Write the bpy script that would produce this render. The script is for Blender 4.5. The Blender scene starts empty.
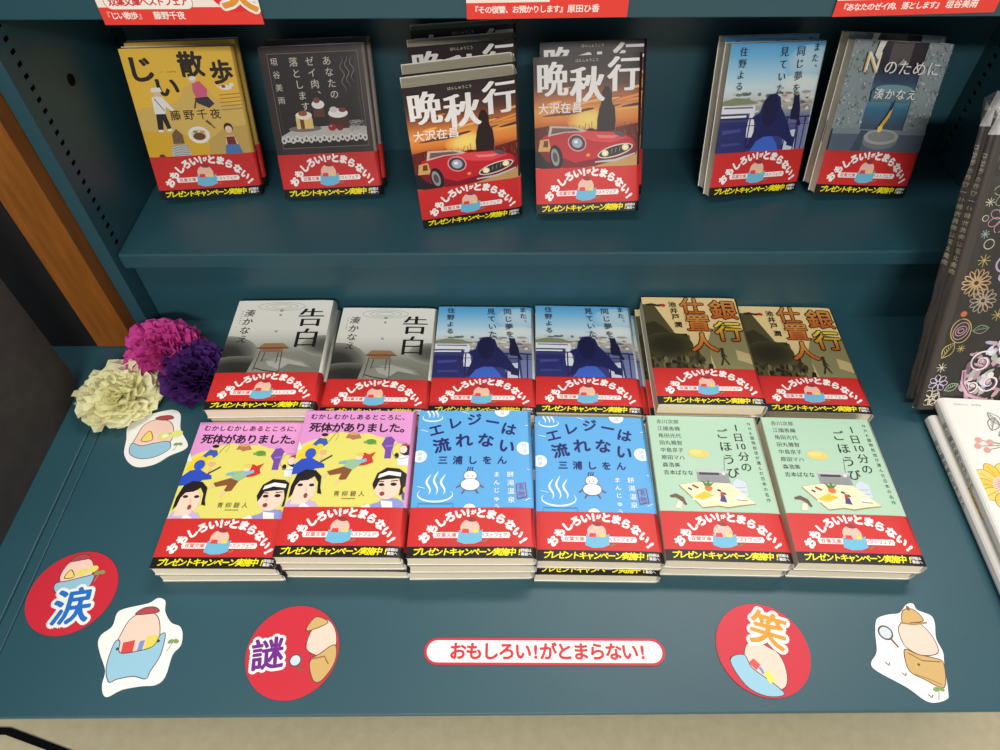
import bpy, bmesh, math, random
from mathutils import Vector, Matrix
from mathutils.geometry import tessellate_polygon
PI = math.pi
scene = bpy.context.scene
COL = scene.collection
MM = 0.001
Z0 = 0.55                       # top of the low display deck above the floor
def rad(a): return a * PI / 180

# ------------------------------------------------------------------ colour
def lin(c):
    c = c / 255.0
    return c / 12.92 if c <= 0.04045 else ((c + 0.055) / 1.055) ** 2.4
def rgb(c): return (lin(c[0]), lin(c[1]), lin(c[2]), 1.0)
def mixc(a, b, t): return tuple(a[i] + (b[i] - a[i]) * t for i in range(3))

# ------------------------------------------------------------------ materials
def new_mat(name, rough=0.5, spec=0.5, metallic=0.0):
    m = bpy.data.materials.new(name); m.use_nodes = True
    nt = m.node_tree; b = nt.nodes['Principled BSDF']
    b.inputs['Roughness'].default_value = rough
    b.inputs['Specular IOR Level'].default_value = spec
    b.inputs['Metallic'].default_value = metallic
    return m, nt, b
def noise_mat(name, c1, c2, scale=20, rough=0.5, spec=0.5, bump=0.0, bscale=200, stretch=(1, 1, 1), detail=4, bdist=0.001):
    m, nt, b = new_mat(name, rough, spec)
    tc = nt.nodes.new('ShaderNodeTexCoord'); mp = nt.nodes.new('ShaderNodeMapping')
    mp.inputs['Scale'].default_value = stretch
    n = nt.nodes.new('ShaderNodeTexNoise'); n.inputs['Scale'].default_value = scale; n.inputs['Detail'].default_value = detail
    r = nt.nodes.new('ShaderNodeValToRGB')
    r.color_ramp.elements[0].position = 0.3; r.color_ramp.elements[1].position = 0.7
    r.color_ramp.elements[0].color = rgb(c1); r.color_ramp.elements[1].color = rgb(c2)
    nt.links.new(tc.outputs['Object'], mp.inputs['Vector']); nt.links.new(mp.outputs['Vector'], n.inputs['Vector'])
    nt.links.new(n.outputs['Fac'], r.inputs['Fac']); nt.links.new(r.outputs['Color'], b.inputs['Base Color'])
    if bump:
        n2 = nt.nodes.new('ShaderNodeTexNoise'); n2.inputs['Scale'].default_value = bscale
        bp = nt.nodes.new('ShaderNodeBump'); bp.inputs['Strength'].default_value = bump; bp.inputs['Distance'].default_value = bdist
        nt.links.new(mp.outputs['Vector'], n2.inputs['Vector'])
        nt.links.new(n2.outputs['Fac'], bp.inputs['Height']); nt.links.new(bp.outputs['Normal'], b.inputs['Normal'])
    return m
def print_mat(name, rough, spec=0.5):
    m, nt, b = new_mat(name, rough, spec)
    a = nt.nodes.new('ShaderNodeVertexColor'); a.layer_name = 'ink'
    nt.links.new(a.outputs['Color'], b.inputs['Base Color'])
    return m
M_STEEL = noise_mat('teal_painted_steel', (38, 76, 87), (41, 81, 92), 6, 0.42, 0.5, 0.25, 900, bdist=0.0004)
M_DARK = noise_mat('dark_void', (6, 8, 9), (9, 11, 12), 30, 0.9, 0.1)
M_WOOD = noise_mat('orange_wood_veneer', (122, 70, 16), (144, 85, 26), 30, 0.45, 0.4, 0.1, 300, (6, 6, 0.6), 6)
M_BLACK = noise_mat('black_board', (24, 21, 22), (30, 27, 28), 40, 0.6, 0.3)
M_CHAR = noise_mat('charcoal_board', (58, 54, 52), (66, 62, 60), 60, 0.75, 0.25, 0.1, 400)
M_FLOOR = noise_mat('beige_vinyl_floor', (196, 182, 148), (206, 193, 160), 60, 0.3, 0.5, 0.25, 250, bdist=0.0006)
M_PRINT = print_mat('printed_cover', 0.45, 0.35)
M_BAND = print_mat('printed_paper_band', 0.45, 0.35)
M_CARD = print_mat('printed_sticker', 0.45, 0.35)
# paper edge of a block of pages: fine lines stacked through the thickness
def pages_mat():
    m, nt, b = new_mat('page_edges', 0.85, 0.15)
    tc = nt.nodes.new('ShaderNodeTexCoord'); mp = nt.nodes.new('ShaderNodeMapping'); mp.inputs['Scale'].default_value = (8, 8, 2600)
    n = nt.nodes.new('ShaderNodeTexNoise'); n.inputs['Scale'].default_value = 1.0; n.inputs['Detail'].default_value = 3
    r = nt.nodes.new('ShaderNodeValToRGB'); r.color_ramp.elements[0].position = 0.3; r.color_ramp.elements[1].position = 0.65
    r.color_ramp.elements[0].color = rgb((222, 207, 176)); r.color_ramp.elements[1].color = rgb((242, 231, 204))
    bp = nt.nodes.new('ShaderNodeBump'); bp.inputs['Strength'].default_value = 0.4; bp.inputs['Distance'].default_value = 0.0004
    nt.links.new(tc.outputs['Object'], mp.inputs['Vector']); nt.links.new(mp.outputs['Vector'], n.inputs['Vector'])
    nt.links.new(n.outputs['Fac'], r.inputs['Fac']); nt.links.new(r.outputs['Color'], b.inputs['Base Color'])
    nt.links.new(n.outputs['Fac'], bp.inputs['Height']); nt.links.new(bp.outputs['Normal'], b.inputs['Normal'])
    return m
M_PAGES = pages_mat()
def tissue(name, c1, c2):
    m = noise_mat(name, c1, c2, 60, 0.8, 0.2, 0.3, 350, bdist=0.0008)
    b = m.node_tree.nodes['Principled BSDF']
    t = m.node_tree.nodes.new('ShaderNodeBsdfTranslucent'); mx = m.node_tree.nodes.new('ShaderNodeMixShader'); mx.inputs[0].default_value = 0.3
    t.inputs['Color'].default_value = rgb(c2)
    out = m.node_tree.nodes['Material Output']
    m.node_tree.links.new(b.outputs[0], mx.inputs[1]); m.node_tree.links.new(t.outputs[0], mx.inputs[2]); m.node_tree.links.new(mx.outputs[0], out.inputs[0])
    return m
def film():
    m = bpy.data.materials.new('clear_plastic_film'); m.use_nodes = True
    nt = m.node_tree; nt.nodes.clear()
    out = nt.nodes.new('ShaderNodeOutputMaterial'); mx = nt.nodes.new('ShaderNodeMixShader')
    tr = nt.nodes.new('ShaderNodeBsdfTransparent'); gl = nt.nodes.new('ShaderNodeBsdfGlossy'); fr = nt.nodes.new('ShaderNodeFresnel')
    gl.inputs['Roughness'].default_value = 0.22; fr.inputs['IOR'].default_value = 1.5
    n = nt.nodes.new('ShaderNodeTexNoise'); n.inputs['Scale'].default_value = 45; bp = nt.nodes.new('ShaderNodeBump')
    tc = nt.nodes.new('ShaderNodeTexCoord'); mp = nt.nodes.new('ShaderNodeMapping'); mp.inputs['Scale'].default_value = (1, 0.25, 1)
    bp.inputs['Strength'].default_value = 0.6; bp.inputs['Distance'].default_value = 0.004
    L = nt.links.new
    L(tc.outputs['Object'], mp.inputs[0]); L(mp.outputs[0], n.inputs['Vector']); L(n.outputs['Fac'], bp.inputs['Height'])
    L(bp.outputs[0], gl.inputs['Normal']); L(bp.outputs[0], fr.inputs['Normal'])
    L(fr.outputs[0], mx.inputs[0]); L(tr.outputs[0], mx.inputs[1]); L(gl.outputs[0], mx.inputs[2]); L(mx.outputs[0], out.inputs[0])
    return m
M_FILM = film()

# ------------------------------------------------------------------ object helpers
def empty(name, loc=(0, 0, 0), rz=0.0):
    o = bpy.data.objects.new(name, None); COL.objects.link(o)
    o.location = loc; o.rotation_euler = (0, 0, rz); o.empty_display_size = 0.03
    return o
def tag(o, label=None, cat=None, group=None, kind=None):
    if label: o['label'] = label
    if cat: o['category'] = cat
    if group: o['group'] = group
    if kind: o['kind'] = kind
    return o
def obj(name, bm, mat, parent=None, smooth=False):
    me = bpy.data.meshes.new(name); bm.to_mesh(me); bm.free()
    for m in (mat if isinstance(mat, (list, tuple)) else [mat]): me.materials.append(m)
    if smooth:
        for p in me.polygons: p.use_smooth = True
    o = bpy.data.objects.new(name, me); COL.objects.link(o)
    if parent: o.parent = parent
    return o
def add_box(bm, x0, x1, y0, y1, z0, z1, bevel=0.0, mi=0):
    vs = [bm.verts.new((x, y, z)) for z in (z0, z1) for y in (y0, y1) for x in (x0, x1)]
    fs = [bm.faces.new([vs[i] for i in q]) for q in ((0, 2, 3, 1), (4, 5, 7, 6), (0, 1, 5, 4), (2, 6, 7, 3), (0, 4, 6, 2), (1, 3, 7, 5))]
    for f in fs: f.material_index = mi
    if bevel:
        es = list({e for f in fs for e in f.edges})
        bmesh.ops.bevel(bm, geom=es, offset=bevel, segments=2, affect='EDGES', profile=0.5)
def add_prism(bm, pts, z0, z1, mi=0):
    lo = [bm.verts.new((p[0], p[1], z0)) for p in pts]; hi = [bm.verts.new((p[0], p[1], z1)) for p in pts]
    n = len(pts)
    bm.faces.new(hi).material_index = mi; bm.faces.new(lo[::-1]).material_index = mi
    for i in range(n):
        bm.faces.new((lo[i], lo[(i + 1) % n], hi[(i + 1) % n], hi[i])).material_index = mi

# ------------------------------------------------------------------ print: flat ink shapes laid on paper (millimetres)
_glyphs = {}
def glyph(ch, bold):
    k = (ch, round(bold, 4))
    if k not in _glyphs:
        cu = bpy.data.curves.new('g', 'FONT'); cu.body = ch; cu.size = 1.0; cu.offset = bold; cu.resolution_u = 3
        o = bpy.data.objects.new('g', cu); COL.objects.link(o)
        bpy.context.view_layer.update()
        me = bpy.data.meshes.new_from_object(o.evaluated_get(bpy.context.evaluated_depsgraph_get()))
        vs = [(v.co.x, v.co.y) for v in me.vertices]; fs = [tuple(p.vertices) for p in me.polygons]
        bpy.data.objects.remove(o); bpy.data.curves.remove(cu); bpy.data.meshes.remove(me)
        _glyphs[k] = (vs, fs)
    return _glyphs[k]
class Canvas:
    def __init__(s): s.items = []                      # (verts, faces, colours per vertex)
    def add(s, vs, fs, cols): s.items.append((vs, fs, cols))
    def poly(s, pts, c, c2=None):
        """filled outline; c2 = second ink at the lower end of a printed blend"""
        tri = tessellate_polygon([[Vector((p[0], p[1], 0)) for p in pts]])
        if c2 is None: cols = [c] * len(pts)
        else:
            ys = [p[1] for p in pts]; a, b = min(ys), max(ys)
            cols = [mixc(c2, c, (p[1] - a) / max(b - a, 1e-6)) for p in pts]
        s.add([tuple(p) for p in pts], [tuple(t) for t in tri], cols)
    def rect(s, x0, y0, x1, y1, c): s.poly([(x0, y0), (x1, y0), (x1, y1), (x0, y1)], c)
    def blend(s, x0, x1, stops):
        """printed vertical blend; stops = [(y, ink), ...]"""
        vs, cs, fs = [], [], []
        for y, c in stops: vs += [(x0, y), (x1, y)]; cs += [c, c]
        for i in range(len(stops) - 1): fs.append((2 * i, 2 * i + 1, 2 * i + 3, 2 * i + 2))
        s.add(vs, fs, cs)
    def ellipse(s, cx, cy, rx, ry, c, rot=0, n=28, a0=0, a1=360):
        r = rad(rot); pts = []
        full = a1 - a0 >= 360
        for i in range(n if full else n + 1):
            a = rad(a0 + (a1 - a0) * i / n); x, y = rx * math.cos(a), ry * math.sin(a)
            pts.append((cx + x * math.cos(r) - y * math.sin(r), cy + x * math.sin(r) + y * math.cos(r)))
        s.poly(pts, c)
    def soft(s, cx, cy, rx, ry, c, edge, rot=0, n=24):
        """printed soft blot: ink c in the middle fading into the surrounding ink"""
        vs = [(cx, cy)]; cs = [c]; fs = []; r = rad(rot)
        for k, t in ((0.5, 0.15), (0.8, 0.6), (1.0, 1.0)):
            for i in range(n):
                a = 2 * PI * i / n; x, y = rx * k * math.cos(a), ry * k * math.sin(a)
                vs.append((cx + x * math.cos(r) - y * math.sin(r), cy + x * math.sin(r) + y * math.cos(r))); cs.append(mixc(c, edge, t))
        for i in range(n):
            j = (i + 1) % n
            fs.append((0, 1 + i, 1 + j))
            for q in (0, 1): fs.append((1 + q * n + i, 1 + (q + 1) * n + i, 1 + (q + 1) * n + j, 1 + q * n + j))
        s.add(vs, fs, cs)
    def line(s, pts, w, c, taper=False, closed=False):
        vs, fs = [], []
        if closed: pts = list(pts) + [pts[0], pts[1]]
        n = len(pts)
        for i, p in enumerate(pts):
            a = pts[max(i - 1, 0)]; b = pts[min(i + 1, n - 1)]
            dx, dy = b[0] - a[0], b[1] - a[1]; l = math.hypot(dx, dy) or 1
            h = w / 2 * (1 if not taper else max(0.15, math.sin(PI * (i + 0.6) / (n + 0.2))))
            vs += [(p[0] - dy / l * h, p[1] + dx / l * h), (p[0] + dy / l * h, p[1] - dx / l * h)]
        for i in range(n - 1): fs.append((2 * i, 2 * i + 1, 2 * i + 3, 2 * i + 2))
        s.add(vs, fs, [c] * len(vs))
    def ring(s, cx, cy, rx, ry, w, c, rot=0, n=26):
        r = rad(rot); pts = []
        for i in range(n):
            a = 2 * PI * i / n; x, y = rx * math.cos(a), ry * math.sin(a)
            pts.append((cx + x * math.cos(r) - y * math.sin(r), cy + x * math.sin(r) + y * math.cos(r)))
        s.line(pts, w, c, closed=True)
    def chars(s, places, c, bold=0.0, smear=0.0, shear=0.0, c2=None):
        """places = [(char, centre x, centre y, size, rotation, width factor)]; smear thickens upright strokes only"""
        V, F, C = [], [], []
        for ch, cx, cy, size, rot, wf in places:
            if ch in ' \u3000': continue
            gv, gf = glyph(ch, min(bold, 0.0))
            if not gv: continue
            asc = ord(ch) < 128
            xs = [p[0] for p in gv]; mx = (min(xs) + max(xs)) / 2 if asc else 0.5
            r = rad(rot); cr, sr = math.cos(r), math.sin(r)
            copies = [(0.0, 0.0)] if not smear else [(-smear, 0), (-smear / 3, 0), (smear / 3, 0), (smear, 0)]
            if bold > 0:
                n = 6 if bold < 0.03 else 8 if bold < 0.07 else 14
                copies = [(dx + bold * math.cos(2 * PI * k / n), bold * math.sin(2 * PI * k / n)) for dx, _ in copies for k in range(n)]
                if bold >= 0.07: copies += [(bold * .5 * math.cos(2 * PI * k / 6), bold * .5 * math.sin(2 * PI * k / 6)) for k in range(6)]
            for q, (dx, dy) in enumerate(copies):
                o = len(V)
                for x, y in gv:
                    yy = (y + dy - 0.36) * size; xx = ((x - mx + dx) * size) * wf + yy * shear
                    V.append((cx + xx * cr - yy * sr, cy + xx * sr + yy * cr, q * 0.004))
                    C.append(c if c2 is None else mixc(c2, c, min(1, max(0, (y + 0.08) / 0.88))))
                F += [tuple(o + i for i in f) for f in gf]
        if V: s.add(V, F, C)
    def text(s, t, x, y, size, c, pitch=None, rot=0, wf=1.0, **k):
        """horizontal run; x = centre of the first character"""
        p = pitch or size; r = rad(rot)
        s.chars([(ch, x + i * p * math.cos(r), y + i * p * math.sin(r), size, rot, wf) for i, ch in enumerate(t)], c, **k)
    def column(s, t, x, y, size, c, pitch=None, lean=0.0, wf=1.0, **k):
        """vertical run downwards; y = centre of the first character"""
        p = pitch or size; out = []
        for i, ch in enumerate(t):
            ox = size * 0.55 if ch in '、。' else 0
            oy = size * 0.55 if ch in '、。' else 0
            out.append((ch, x + lean * i + ox, y - i * p + oy, size, 0, wf))
        s.chars(out, c, **k)

def ink_layer(bm): return bm.loops.layers.float_color.get('ink') or bm.loops.layers.float_color.new('ink')
def paint(bm, faces, c):
    L = ink_layer(bm)
    for f in faces:
        for l in f.loops: l[L] = rgb(c)
def lay_print(canvas, x0, y0, zfun=None, cuts=(), clip=None, lift=0.06, step=0.011, scale=MM):
    """turn the ink of a canvas into a bmesh in metres lying at z = zfun(x)"""
    bm = bmesh.new(); L = ink_layer(bm)
    z = lift
    for vs, fs, cs in canvas.items:
        z += step
        bv = [bm.verts.new((v[0] + x0, v[1] + y0, z + (v[2] if len(v) > 2 else 0))) for v in vs]
        for f in fs:
            if len(set(f)) < 3: continue
            a, b, c = (vs[f[0]], vs[f[1]], vs[f[2]])
            area = 0.0
            for i in range(len(f)):
                p, q = vs[f[i]], vs[f[(i + 1) % len(f)]]; area += p[0] * q[1] - p[1] * q[0]
            if abs(area) < 1e-7: continue
            idx = f if area > 0 else tuple(reversed(f))
            try: fc = bm.faces.new([bv[i] for i in idx])
            except ValueError: continue
            for l, i in zip(fc.loops, idx): l[L] = rgb(cs[i])
        z += max((v[2] for v in vs if len(v) > 2), default=0)
    def cut(co, no, drop=False):
        bmesh.ops.bisect_plane(bm, geom=bm.verts[:] + bm.edges[:] + bm.faces[:], dist=1e-7, plane_co=co, plane_no=no, clear_outer=drop)
    if clip:
        cx0, cy0, cx1, cy1 = clip
        cut((cx1, 0, 0), (1, 0, 0), True); cut((cx0, 0, 0), (-1, 0, 0), True)
        cut((0, cy1, 0), (0, 1, 0), True); cut((0, cy0, 0), (0, -1, 0), True)
    for x in cuts: cut((x, 0, 0), (1, 0, 0))
    loose = [v for v in bm.verts if not v.link_faces]
    bmesh.ops.delete(bm, geom=loose, context='VERTS')
    for v in bm.verts:
        v.co = Vector((v.co.x * scale, v.co.y * scale, v.co.z * scale + (zfun(v.co.x * scale) if zfun else 0)))
    return bm
def merge(bm, other):
    me = bpy.data.meshes.new('tmp'); other.to_mesh(me); other.free(); bm.from_mesh(me); bpy.data.meshes.remove(me)

# ------------------------------------------------------------------ cover designs (105 x 150.5 mm, paper band covers the lowest 45.5)
WHITE = (240, 238, 232)
W, H, OB = 105.0, 150.5, 45.5
def cover_folk():
    c = Canvas(); pink = (222, 150, 206); yel = (226, 217, 112)
    c.rect(0, 0, W, H, yel)
    c.poly([(0, H), (0, 108), (8, 113), (18, 117), (27, 122), (38, 124), (50, 121), (62, 123), (72, 119), (84, 116), (95, 110), (105, 106), (W, H)], pink)
    dk = (48, 24, 44)
    c.text('むかしむかしあるところに、', 9, 141.5, 6.8, dk, 7.2, -0.5, bold=0.028)
    c.text('死体がありました。', 12, 129, 11.2, dk, 10.6, -0.3, bold=0.034)
    # stump, turtle
    c.poly([(42, 117), (44, 122), (49, 123), (54, 122), (57, 117), (52, 116), (49, 115), (46, 117)], (176, 120, 78)); c.ellipse(49, 122, 5, 1.6, (206, 158, 110))
    c.ellipse(66, 113, 5, 3, (92, 150, 66)); c.ellipse(61, 112.5, 2, 1.4, (120, 170, 80)); c.ellipse(70, 111, 1.6, 1, (120, 170, 80))
    # person in a purple kimono
    c.poly([(79, 118), (84, 119), (88, 115), (86, 104), (86, 95), (80, 95), (80, 104), (76, 110)], (120, 74, 168)); c.ellipse(81, 120, 2, 1.6, (190, 160, 190)); c.line([(80, 108), (86, 109)], 1.4, (160, 120, 196))
    # lady with long black hair and a white robe
    c.poly([(92, 94), (96, 100), (105, 102), (105, 88), (93, 88)], (226, 234, 236)); c.ellipse(99, 105, 6, 6.5, (38, 28, 34)); c.ellipse(96.5, 105, 3.4, 4.2, (244, 216, 202)); c.ellipse(91, 98, 2, 3, (38, 28, 34)); c.ellipse(98, 110, 3, 1.3, (196, 50, 60))
    c.ring(95, 104, 8.5, 9, 0.6, (150, 160, 160))
    # fisher with a rod
    c.line([(27, 113), (31, 120), (34, 125)], 0.5, (110, 90, 60)); c.line([(34, 125), (35, 119), (33, 114)], 0.3, (120, 110, 90))
    c.poly([(13, 110), (18, 117), (25, 116), (27, 111), (24, 108), (16, 108)], (56, 92, 178)); c.ellipse(22, 119, 3, 2.6, (232, 186, 150)); c.ellipse(22.5, 120.6, 3.2, 1.8, (40, 30, 34))
    # big blue figure with a yellow mane
    c.ellipse(12, 101, 8, 8.5, (240, 206, 40)); c.ellipse(20, 108, 3, 2.4, (240, 206, 40)); c.ellipse(5, 97, 3, 3, (240, 206, 40))
    c.poly([(-1, 78), (0, 88), (6, 94), (14, 96), (20, 92), (27, 89), (28, 85), (20, 84), (16, 80)], (44, 78, 188)); c.ellipse(13, 100, 5, 5.6, (50, 86, 196))
    c.line([(22, 90), (29, 95), (33, 98)], 1.6, (74, 62, 60)); c.ellipse(24, 101, 3.4, 2.4, (228, 178, 140)); c.line([(24, 97), (22, 91)], 2, (232, 190, 150))
    c.line([(3, 104), (-1, 112)], 4, (226, 232, 220))
    # lying figure in the middle
    c.poly([(58, 98), (62, 101), (66, 99), (72, 102), (69, 96), (71, 91), (65, 88), (58, 87), (55, 90)], (204, 56, 44))
    c.poly([(44, 84), (48, 93), (56, 94), (59, 88), (53, 83)], (150, 192, 150)); c.poly([(47, 93), (40, 91), (40, 89), (47, 89)], (122, 178, 206)); c.poly([(56, 92), (64, 95), (65, 92), (57, 88)], (132, 186, 214))
    c.poly([(45, 86), (53, 83), (49, 73), (42, 72), (44, 79), (34, 77), (31, 81)], (134, 84, 44)); c.line([(32, 79), (28, 74)], 2.0, (238, 196, 160)); c.line([(43, 73), (41, 67)], 2.0, (238, 196, 160))
    c.ellipse(57.5, 96, 3.4, 3, (246, 214, 184)); c.ellipse(58, 98.6, 3.6, 1.8, (240, 200, 90))
    c.text('青柳碧人', 43, 58.5, 5.6, (70, 64, 40), 7.2, bold=-0.004); c.rect(48, 53.5, 60, 54, (110, 104, 70))
    # big face, left
    c.poly([(-1, 44), (3, 52), (14, 54), (26, 50), (30, 44)], (198, 178, 222)); c.poly([(12, 44), (15, 51), (24, 44)], WHITE)
    c.poly([(5, 48), (5, 62), (13, 68), (22, 62), (24, 56), (18, 50), (12, 48)], (248, 212, 190)); c.ellipse(14, 63, 10, 11.5, (248, 212, 190))
    c.poly([(2, 54), (2, 66), (5, 78), (12, 83), (21, 82), (27, 76), (28, 64), (30, 58), (26, 59), (25, 70), (21, 76), (16, 72), (9, 71), (6, 66), (5, 58)], (30, 24, 30))
    c.ellipse(10, 67, 2.4, 1.5, (40, 30, 36)); c.ellipse(20, 67, 2.4, 1.5, (40, 30, 36)); c.ellipse(16.5, 56.5, 1.8, 2.6, (168, 60, 62)); c.line([(15, 65), (16.5, 61), (15, 60.6)], 0.5, (206, 150, 130))
    # big face, right, with a headband
    c.poly([(70, 44), (74, 48), (80, 50), (84, 54), (96, 54), (105, 49), (105, 44)], (140, 150, 216)); c.poly([(84, 44), (82, 52), (92, 51), (93, 44)], WHITE); c.poly([(66, 46), (72, 49), (75, 44), (66, 44)], WHITE)
    c.ellipse(86, 66, 11.5, 13, (248, 212, 190))
    c.poly([(75, 62), (73, 68), (76, 79), (84, 85), (95, 84), (102, 79), (104, 66), (102, 60), (97, 57), (98, 66), (96, 74), (86, 73), (79, 72), (77, 66)], (30, 24, 30))
    c.poly([(77, 74), (86, 77.5), (97, 76), (97, 80), (86, 81.5), (78, 78)], WHITE)
    c.ellipse(81, 67.5, 2.6, 1.6, (40, 30, 36)); c.ellipse(91.5, 68, 2.8, 1.7, (40, 30, 36)); c.line([(78, 71), (83, 70.5)], 1, (40, 30, 36)); c.line([(89, 71), (95, 72)], 1, (40, 30, 36))
    c.ellipse(82.5, 58.5, 2.2, 2.2, (150, 60, 62)); c.line([(84, 67), (82, 63), (84, 62.5)], 0.5, (206, 150, 130))
    c.ellipse(103, 57, 3.5, 5, (70, 96, 150)); c.ellipse(103, 63, 3, 3.4, (240, 190, 60))
    return c, (214, 150, 204), (206, 120, 190)
def steam(c, x, y, s, col, w=1.1):
    for k in (-1, 0, 1):
        pts = [(x + k * 0.3 * s + 0.09 * s * math.sin(t * 2.2 * PI / 8 + 0.4), y + 0.12 * s + t / 8 * s * (0.95 if k else 1.1)) for t in range(9)]
        c.line(pts, w * 1.5, col, taper=True)
    c.line([(x + 0.72 * s * math.cos(rad(a)), y + 0.12 * s + 0.34 * s * math.sin(rad(a))) for a in range(150, 391, 12)], w * 1.3, col, taper=True)
def cover_spa():
    c = Canvas(); bl = (94, 170, 226); navy = (26, 34, 104); wh = (236, 244, 248)
    c.rect(0, 0, W, H, bl)
    steam(c, 13, 139, 13, wh); steam(c, 20, 56, 21, wh, 1.3)
    for ch, x, y, r in (('エ', 17, 126, 17), ('レ', 34, 134, 12), ('ジ', 52, 138, 3), ('ー', 69, 135, -12), ('は', 84, 127, -14)): c.chars([(ch, x, y, 14.5, r, 1)], navy, bold=0.03)
    for ch, x, y, r in (('流', 23, 109, 14), ('れ', 43, 114.5, 6), ('な', 63, 114.5, -5), ('い', 82, 108, -12)): c.chars([(ch, x, y, 16, r, 1)], navy, bold=0.03)
    c.text('三浦しをん', 25, 93, 9.2, navy, 13.2, bold=0.025)
    for x, y, r, t in ((78, 148, 7, '餅湯'), (98, 106, 7, '餅湯'), (4, 97, 6.5, '餅湯')):
        c.ellipse(x, y, r, r, wh); c.column(t, x, y + 2.4, 4.6, (120, 176, 220), 4.9)
    # steaming bun with hands and feet
    for k in (-2, 0, 2): c.line([(50 + k, 81), (49.3 + k, 83.5), (50.3 + k, 86)], 0.8, navy)
    br = (120, 78, 80)
    c.line([(44, 71), (40, 66), (38, 65)], 1.1, br); c.line([(56, 71), (60, 66), (62, 65)], 1.1, br); c.line([(46, 64), (43, 59)], 1.2, br); c.line([(54, 64), (57, 59)], 1.2, br)
    c.ellipse(50, 77, 6, 5.2, br); c.ellipse(50, 77, 5.5, 4.7, wh); c.ellipse(50, 68, 8.6, 6.2, br); c.ellipse(50, 68, 8.1, 5.7, wh)
    c.ellipse(48, 76.5, 0.6, 0.6, navy); c.ellipse(52, 76.5, 0.6, 0.6, navy)
    c.column('餅湯温泉', 85, 78, 6.4, wh, 8.4, 0.2, bold=0.01); c.column('まんじゅう', 73, 78, 5.6, wh, 8.0, 0, bold=0.02)
    red = (150, 70, 130)
    c.line([(91, 54), (99, 56), (98, 70), (90, 68)], 0.9, red, closed=True); c.column('名物', 94.5, 65.4, 6, red, 6.6)
    for x, y, a in ((40, 147, -20), (3, 126, -18), (99, 131, 8), (4, 66, -16), (100, 84, -25), (97, 52, 30)): c.line([(x, y), (x + 7 * math.cos(rad(a)), y + 7 * math.sin(rad(a)))], 0.9, wh, taper=True)
    c.line([(6, 45), (6, 49), (36, 49), (36, 45)], 0.5, (60, 110, 180)); c.ellipse(50, 45, 5, 4, wh)
    return c, (94, 170, 226), (230, 236, 238)
def cover_mint():
    c = Canvas(); g = (178, 210, 184); dk = (40, 48, 44)
    c.rect(0, 0, W, H, g)
    for i, t in enumerate(('赤川次郎', '江國香織', '角田光代', '田丸雅智', '中島京子', '原田マハ', '森浩美', '吉本ばなな')):
        c.text(t, 11, 141.5 - i * 8.1, 5.3, dk, 5.4, smear=0.012)
    c.column('1日', 83, 136, 10.5, dk, 11.2, smear=0.012); c.text('10', 80.4, 114.8, 9.2, dk, 5.4, smear=0.015)
    c.column('分の', 84, 103.5, 10.5, dk, 11.5, smear=0.012)
    c.column('ごほうび', 68.5, 128.5, 12, dk, 14.3, 0.8, smear=0.014)
    c.column('NHK国際放送が選んだ日本の名作', 96, 141, 4, dk, 5.5, 0.05)
    c.ellipse(43, 106, 9.5, 4.8, (240, 206, 108), -6); c.ellipse(41, 107.2, 6, 2.4, (246, 218, 136), -4)
    # radio with aerial
    c.line([(63, 85), (66, 104)], 0.5, (120, 120, 120)); c.poly([(38, 68), (38, 88), (66, 87), (67, 68)], (150, 152, 154)); c.poly([(38, 86), (38, 89), (66, 88), (66, 85)], (196, 198, 198))
    c.rect(40, 83, 58, 85.5, (62, 64, 68)); c.ellipse(62, 84.5, 1.6, 1.4, (226, 226, 224))
    for k in range(7): c.line([(41, 81 - k * 1.7), (64, 80.6 - k * 1.7)], 0.4, (128, 130, 132))
    # paper carton
    c.poly([(68, 62), (68, 75), (73, 80), (80, 76), (80, 62)], (206, 216, 226)); c.line([(69, 70), (79, 70.6)], 0.6, (150, 170, 190)); c.line([(69, 66), (79, 66)], 0.6, (150, 170, 190))
    # open book and the picnic on it
    cr = (244, 230, 190)
    c.poly([(20, 71.5), (38, 75), (66, 74), (85, 54), (70, 51.5), (60, 49.5), (52, 51), (38, 49)], (170, 130, 70)); c.poly([(20.6, 72), (38, 75.4), (66, 74.4), (84.6, 54.6), (70, 52.6), (60, 50.6), (52, 52), (38, 50)], cr)
    c.poly([(31, 60), (42, 66), (50, 62), (39, 57)], (240, 196, 60)); c.line([(30, 58), (39, 55.4), (52, 60)], 1.2, WHITE)
    c.ellipse(46, 69, 3.4, 3.2, (226, 120, 54)); c.poly([(43, 71), (41, 77), (45, 74), (47, 78), (48, 74), (52, 75), (48, 71)], (84, 130, 66))
    c.line([(32, 72), (37, 69)], 2, (170, 60, 60)); c.line([(28, 69), (31, 67)], 1.8, (60, 60, 140)); c.ellipse(55, 67, 2, 1, (60, 54, 50), -20); c.ellipse(59, 64, 2, 1, (60, 54, 50), -30)
    c.poly([(54, 56), (56, 63), (59, 62), (60, 55)], (70, 66, 140)); c.poly([(55, 61), (56, 66), (58.5, 65), (58.6, 61)], (180, 60, 70)); c.ellipse(72, 60, 5, 2, WHITE, -14); c.line([(69, 58), (78, 57)], 0.7, (120, 110, 100))
    # mushroom
    c.poly([(14, 49), (17, 56), (21, 55), (19, 48)], (244, 228, 206)); c.line([(11, 60), (16, 61), (21, 58), (24, 52)], 4.2, (110, 84, 64), taper=True)
    c.rect(0, 0, 0.6, H, (150, 170, 150))
    return c, (190, 200, 176), (190, 180, 150)
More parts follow.
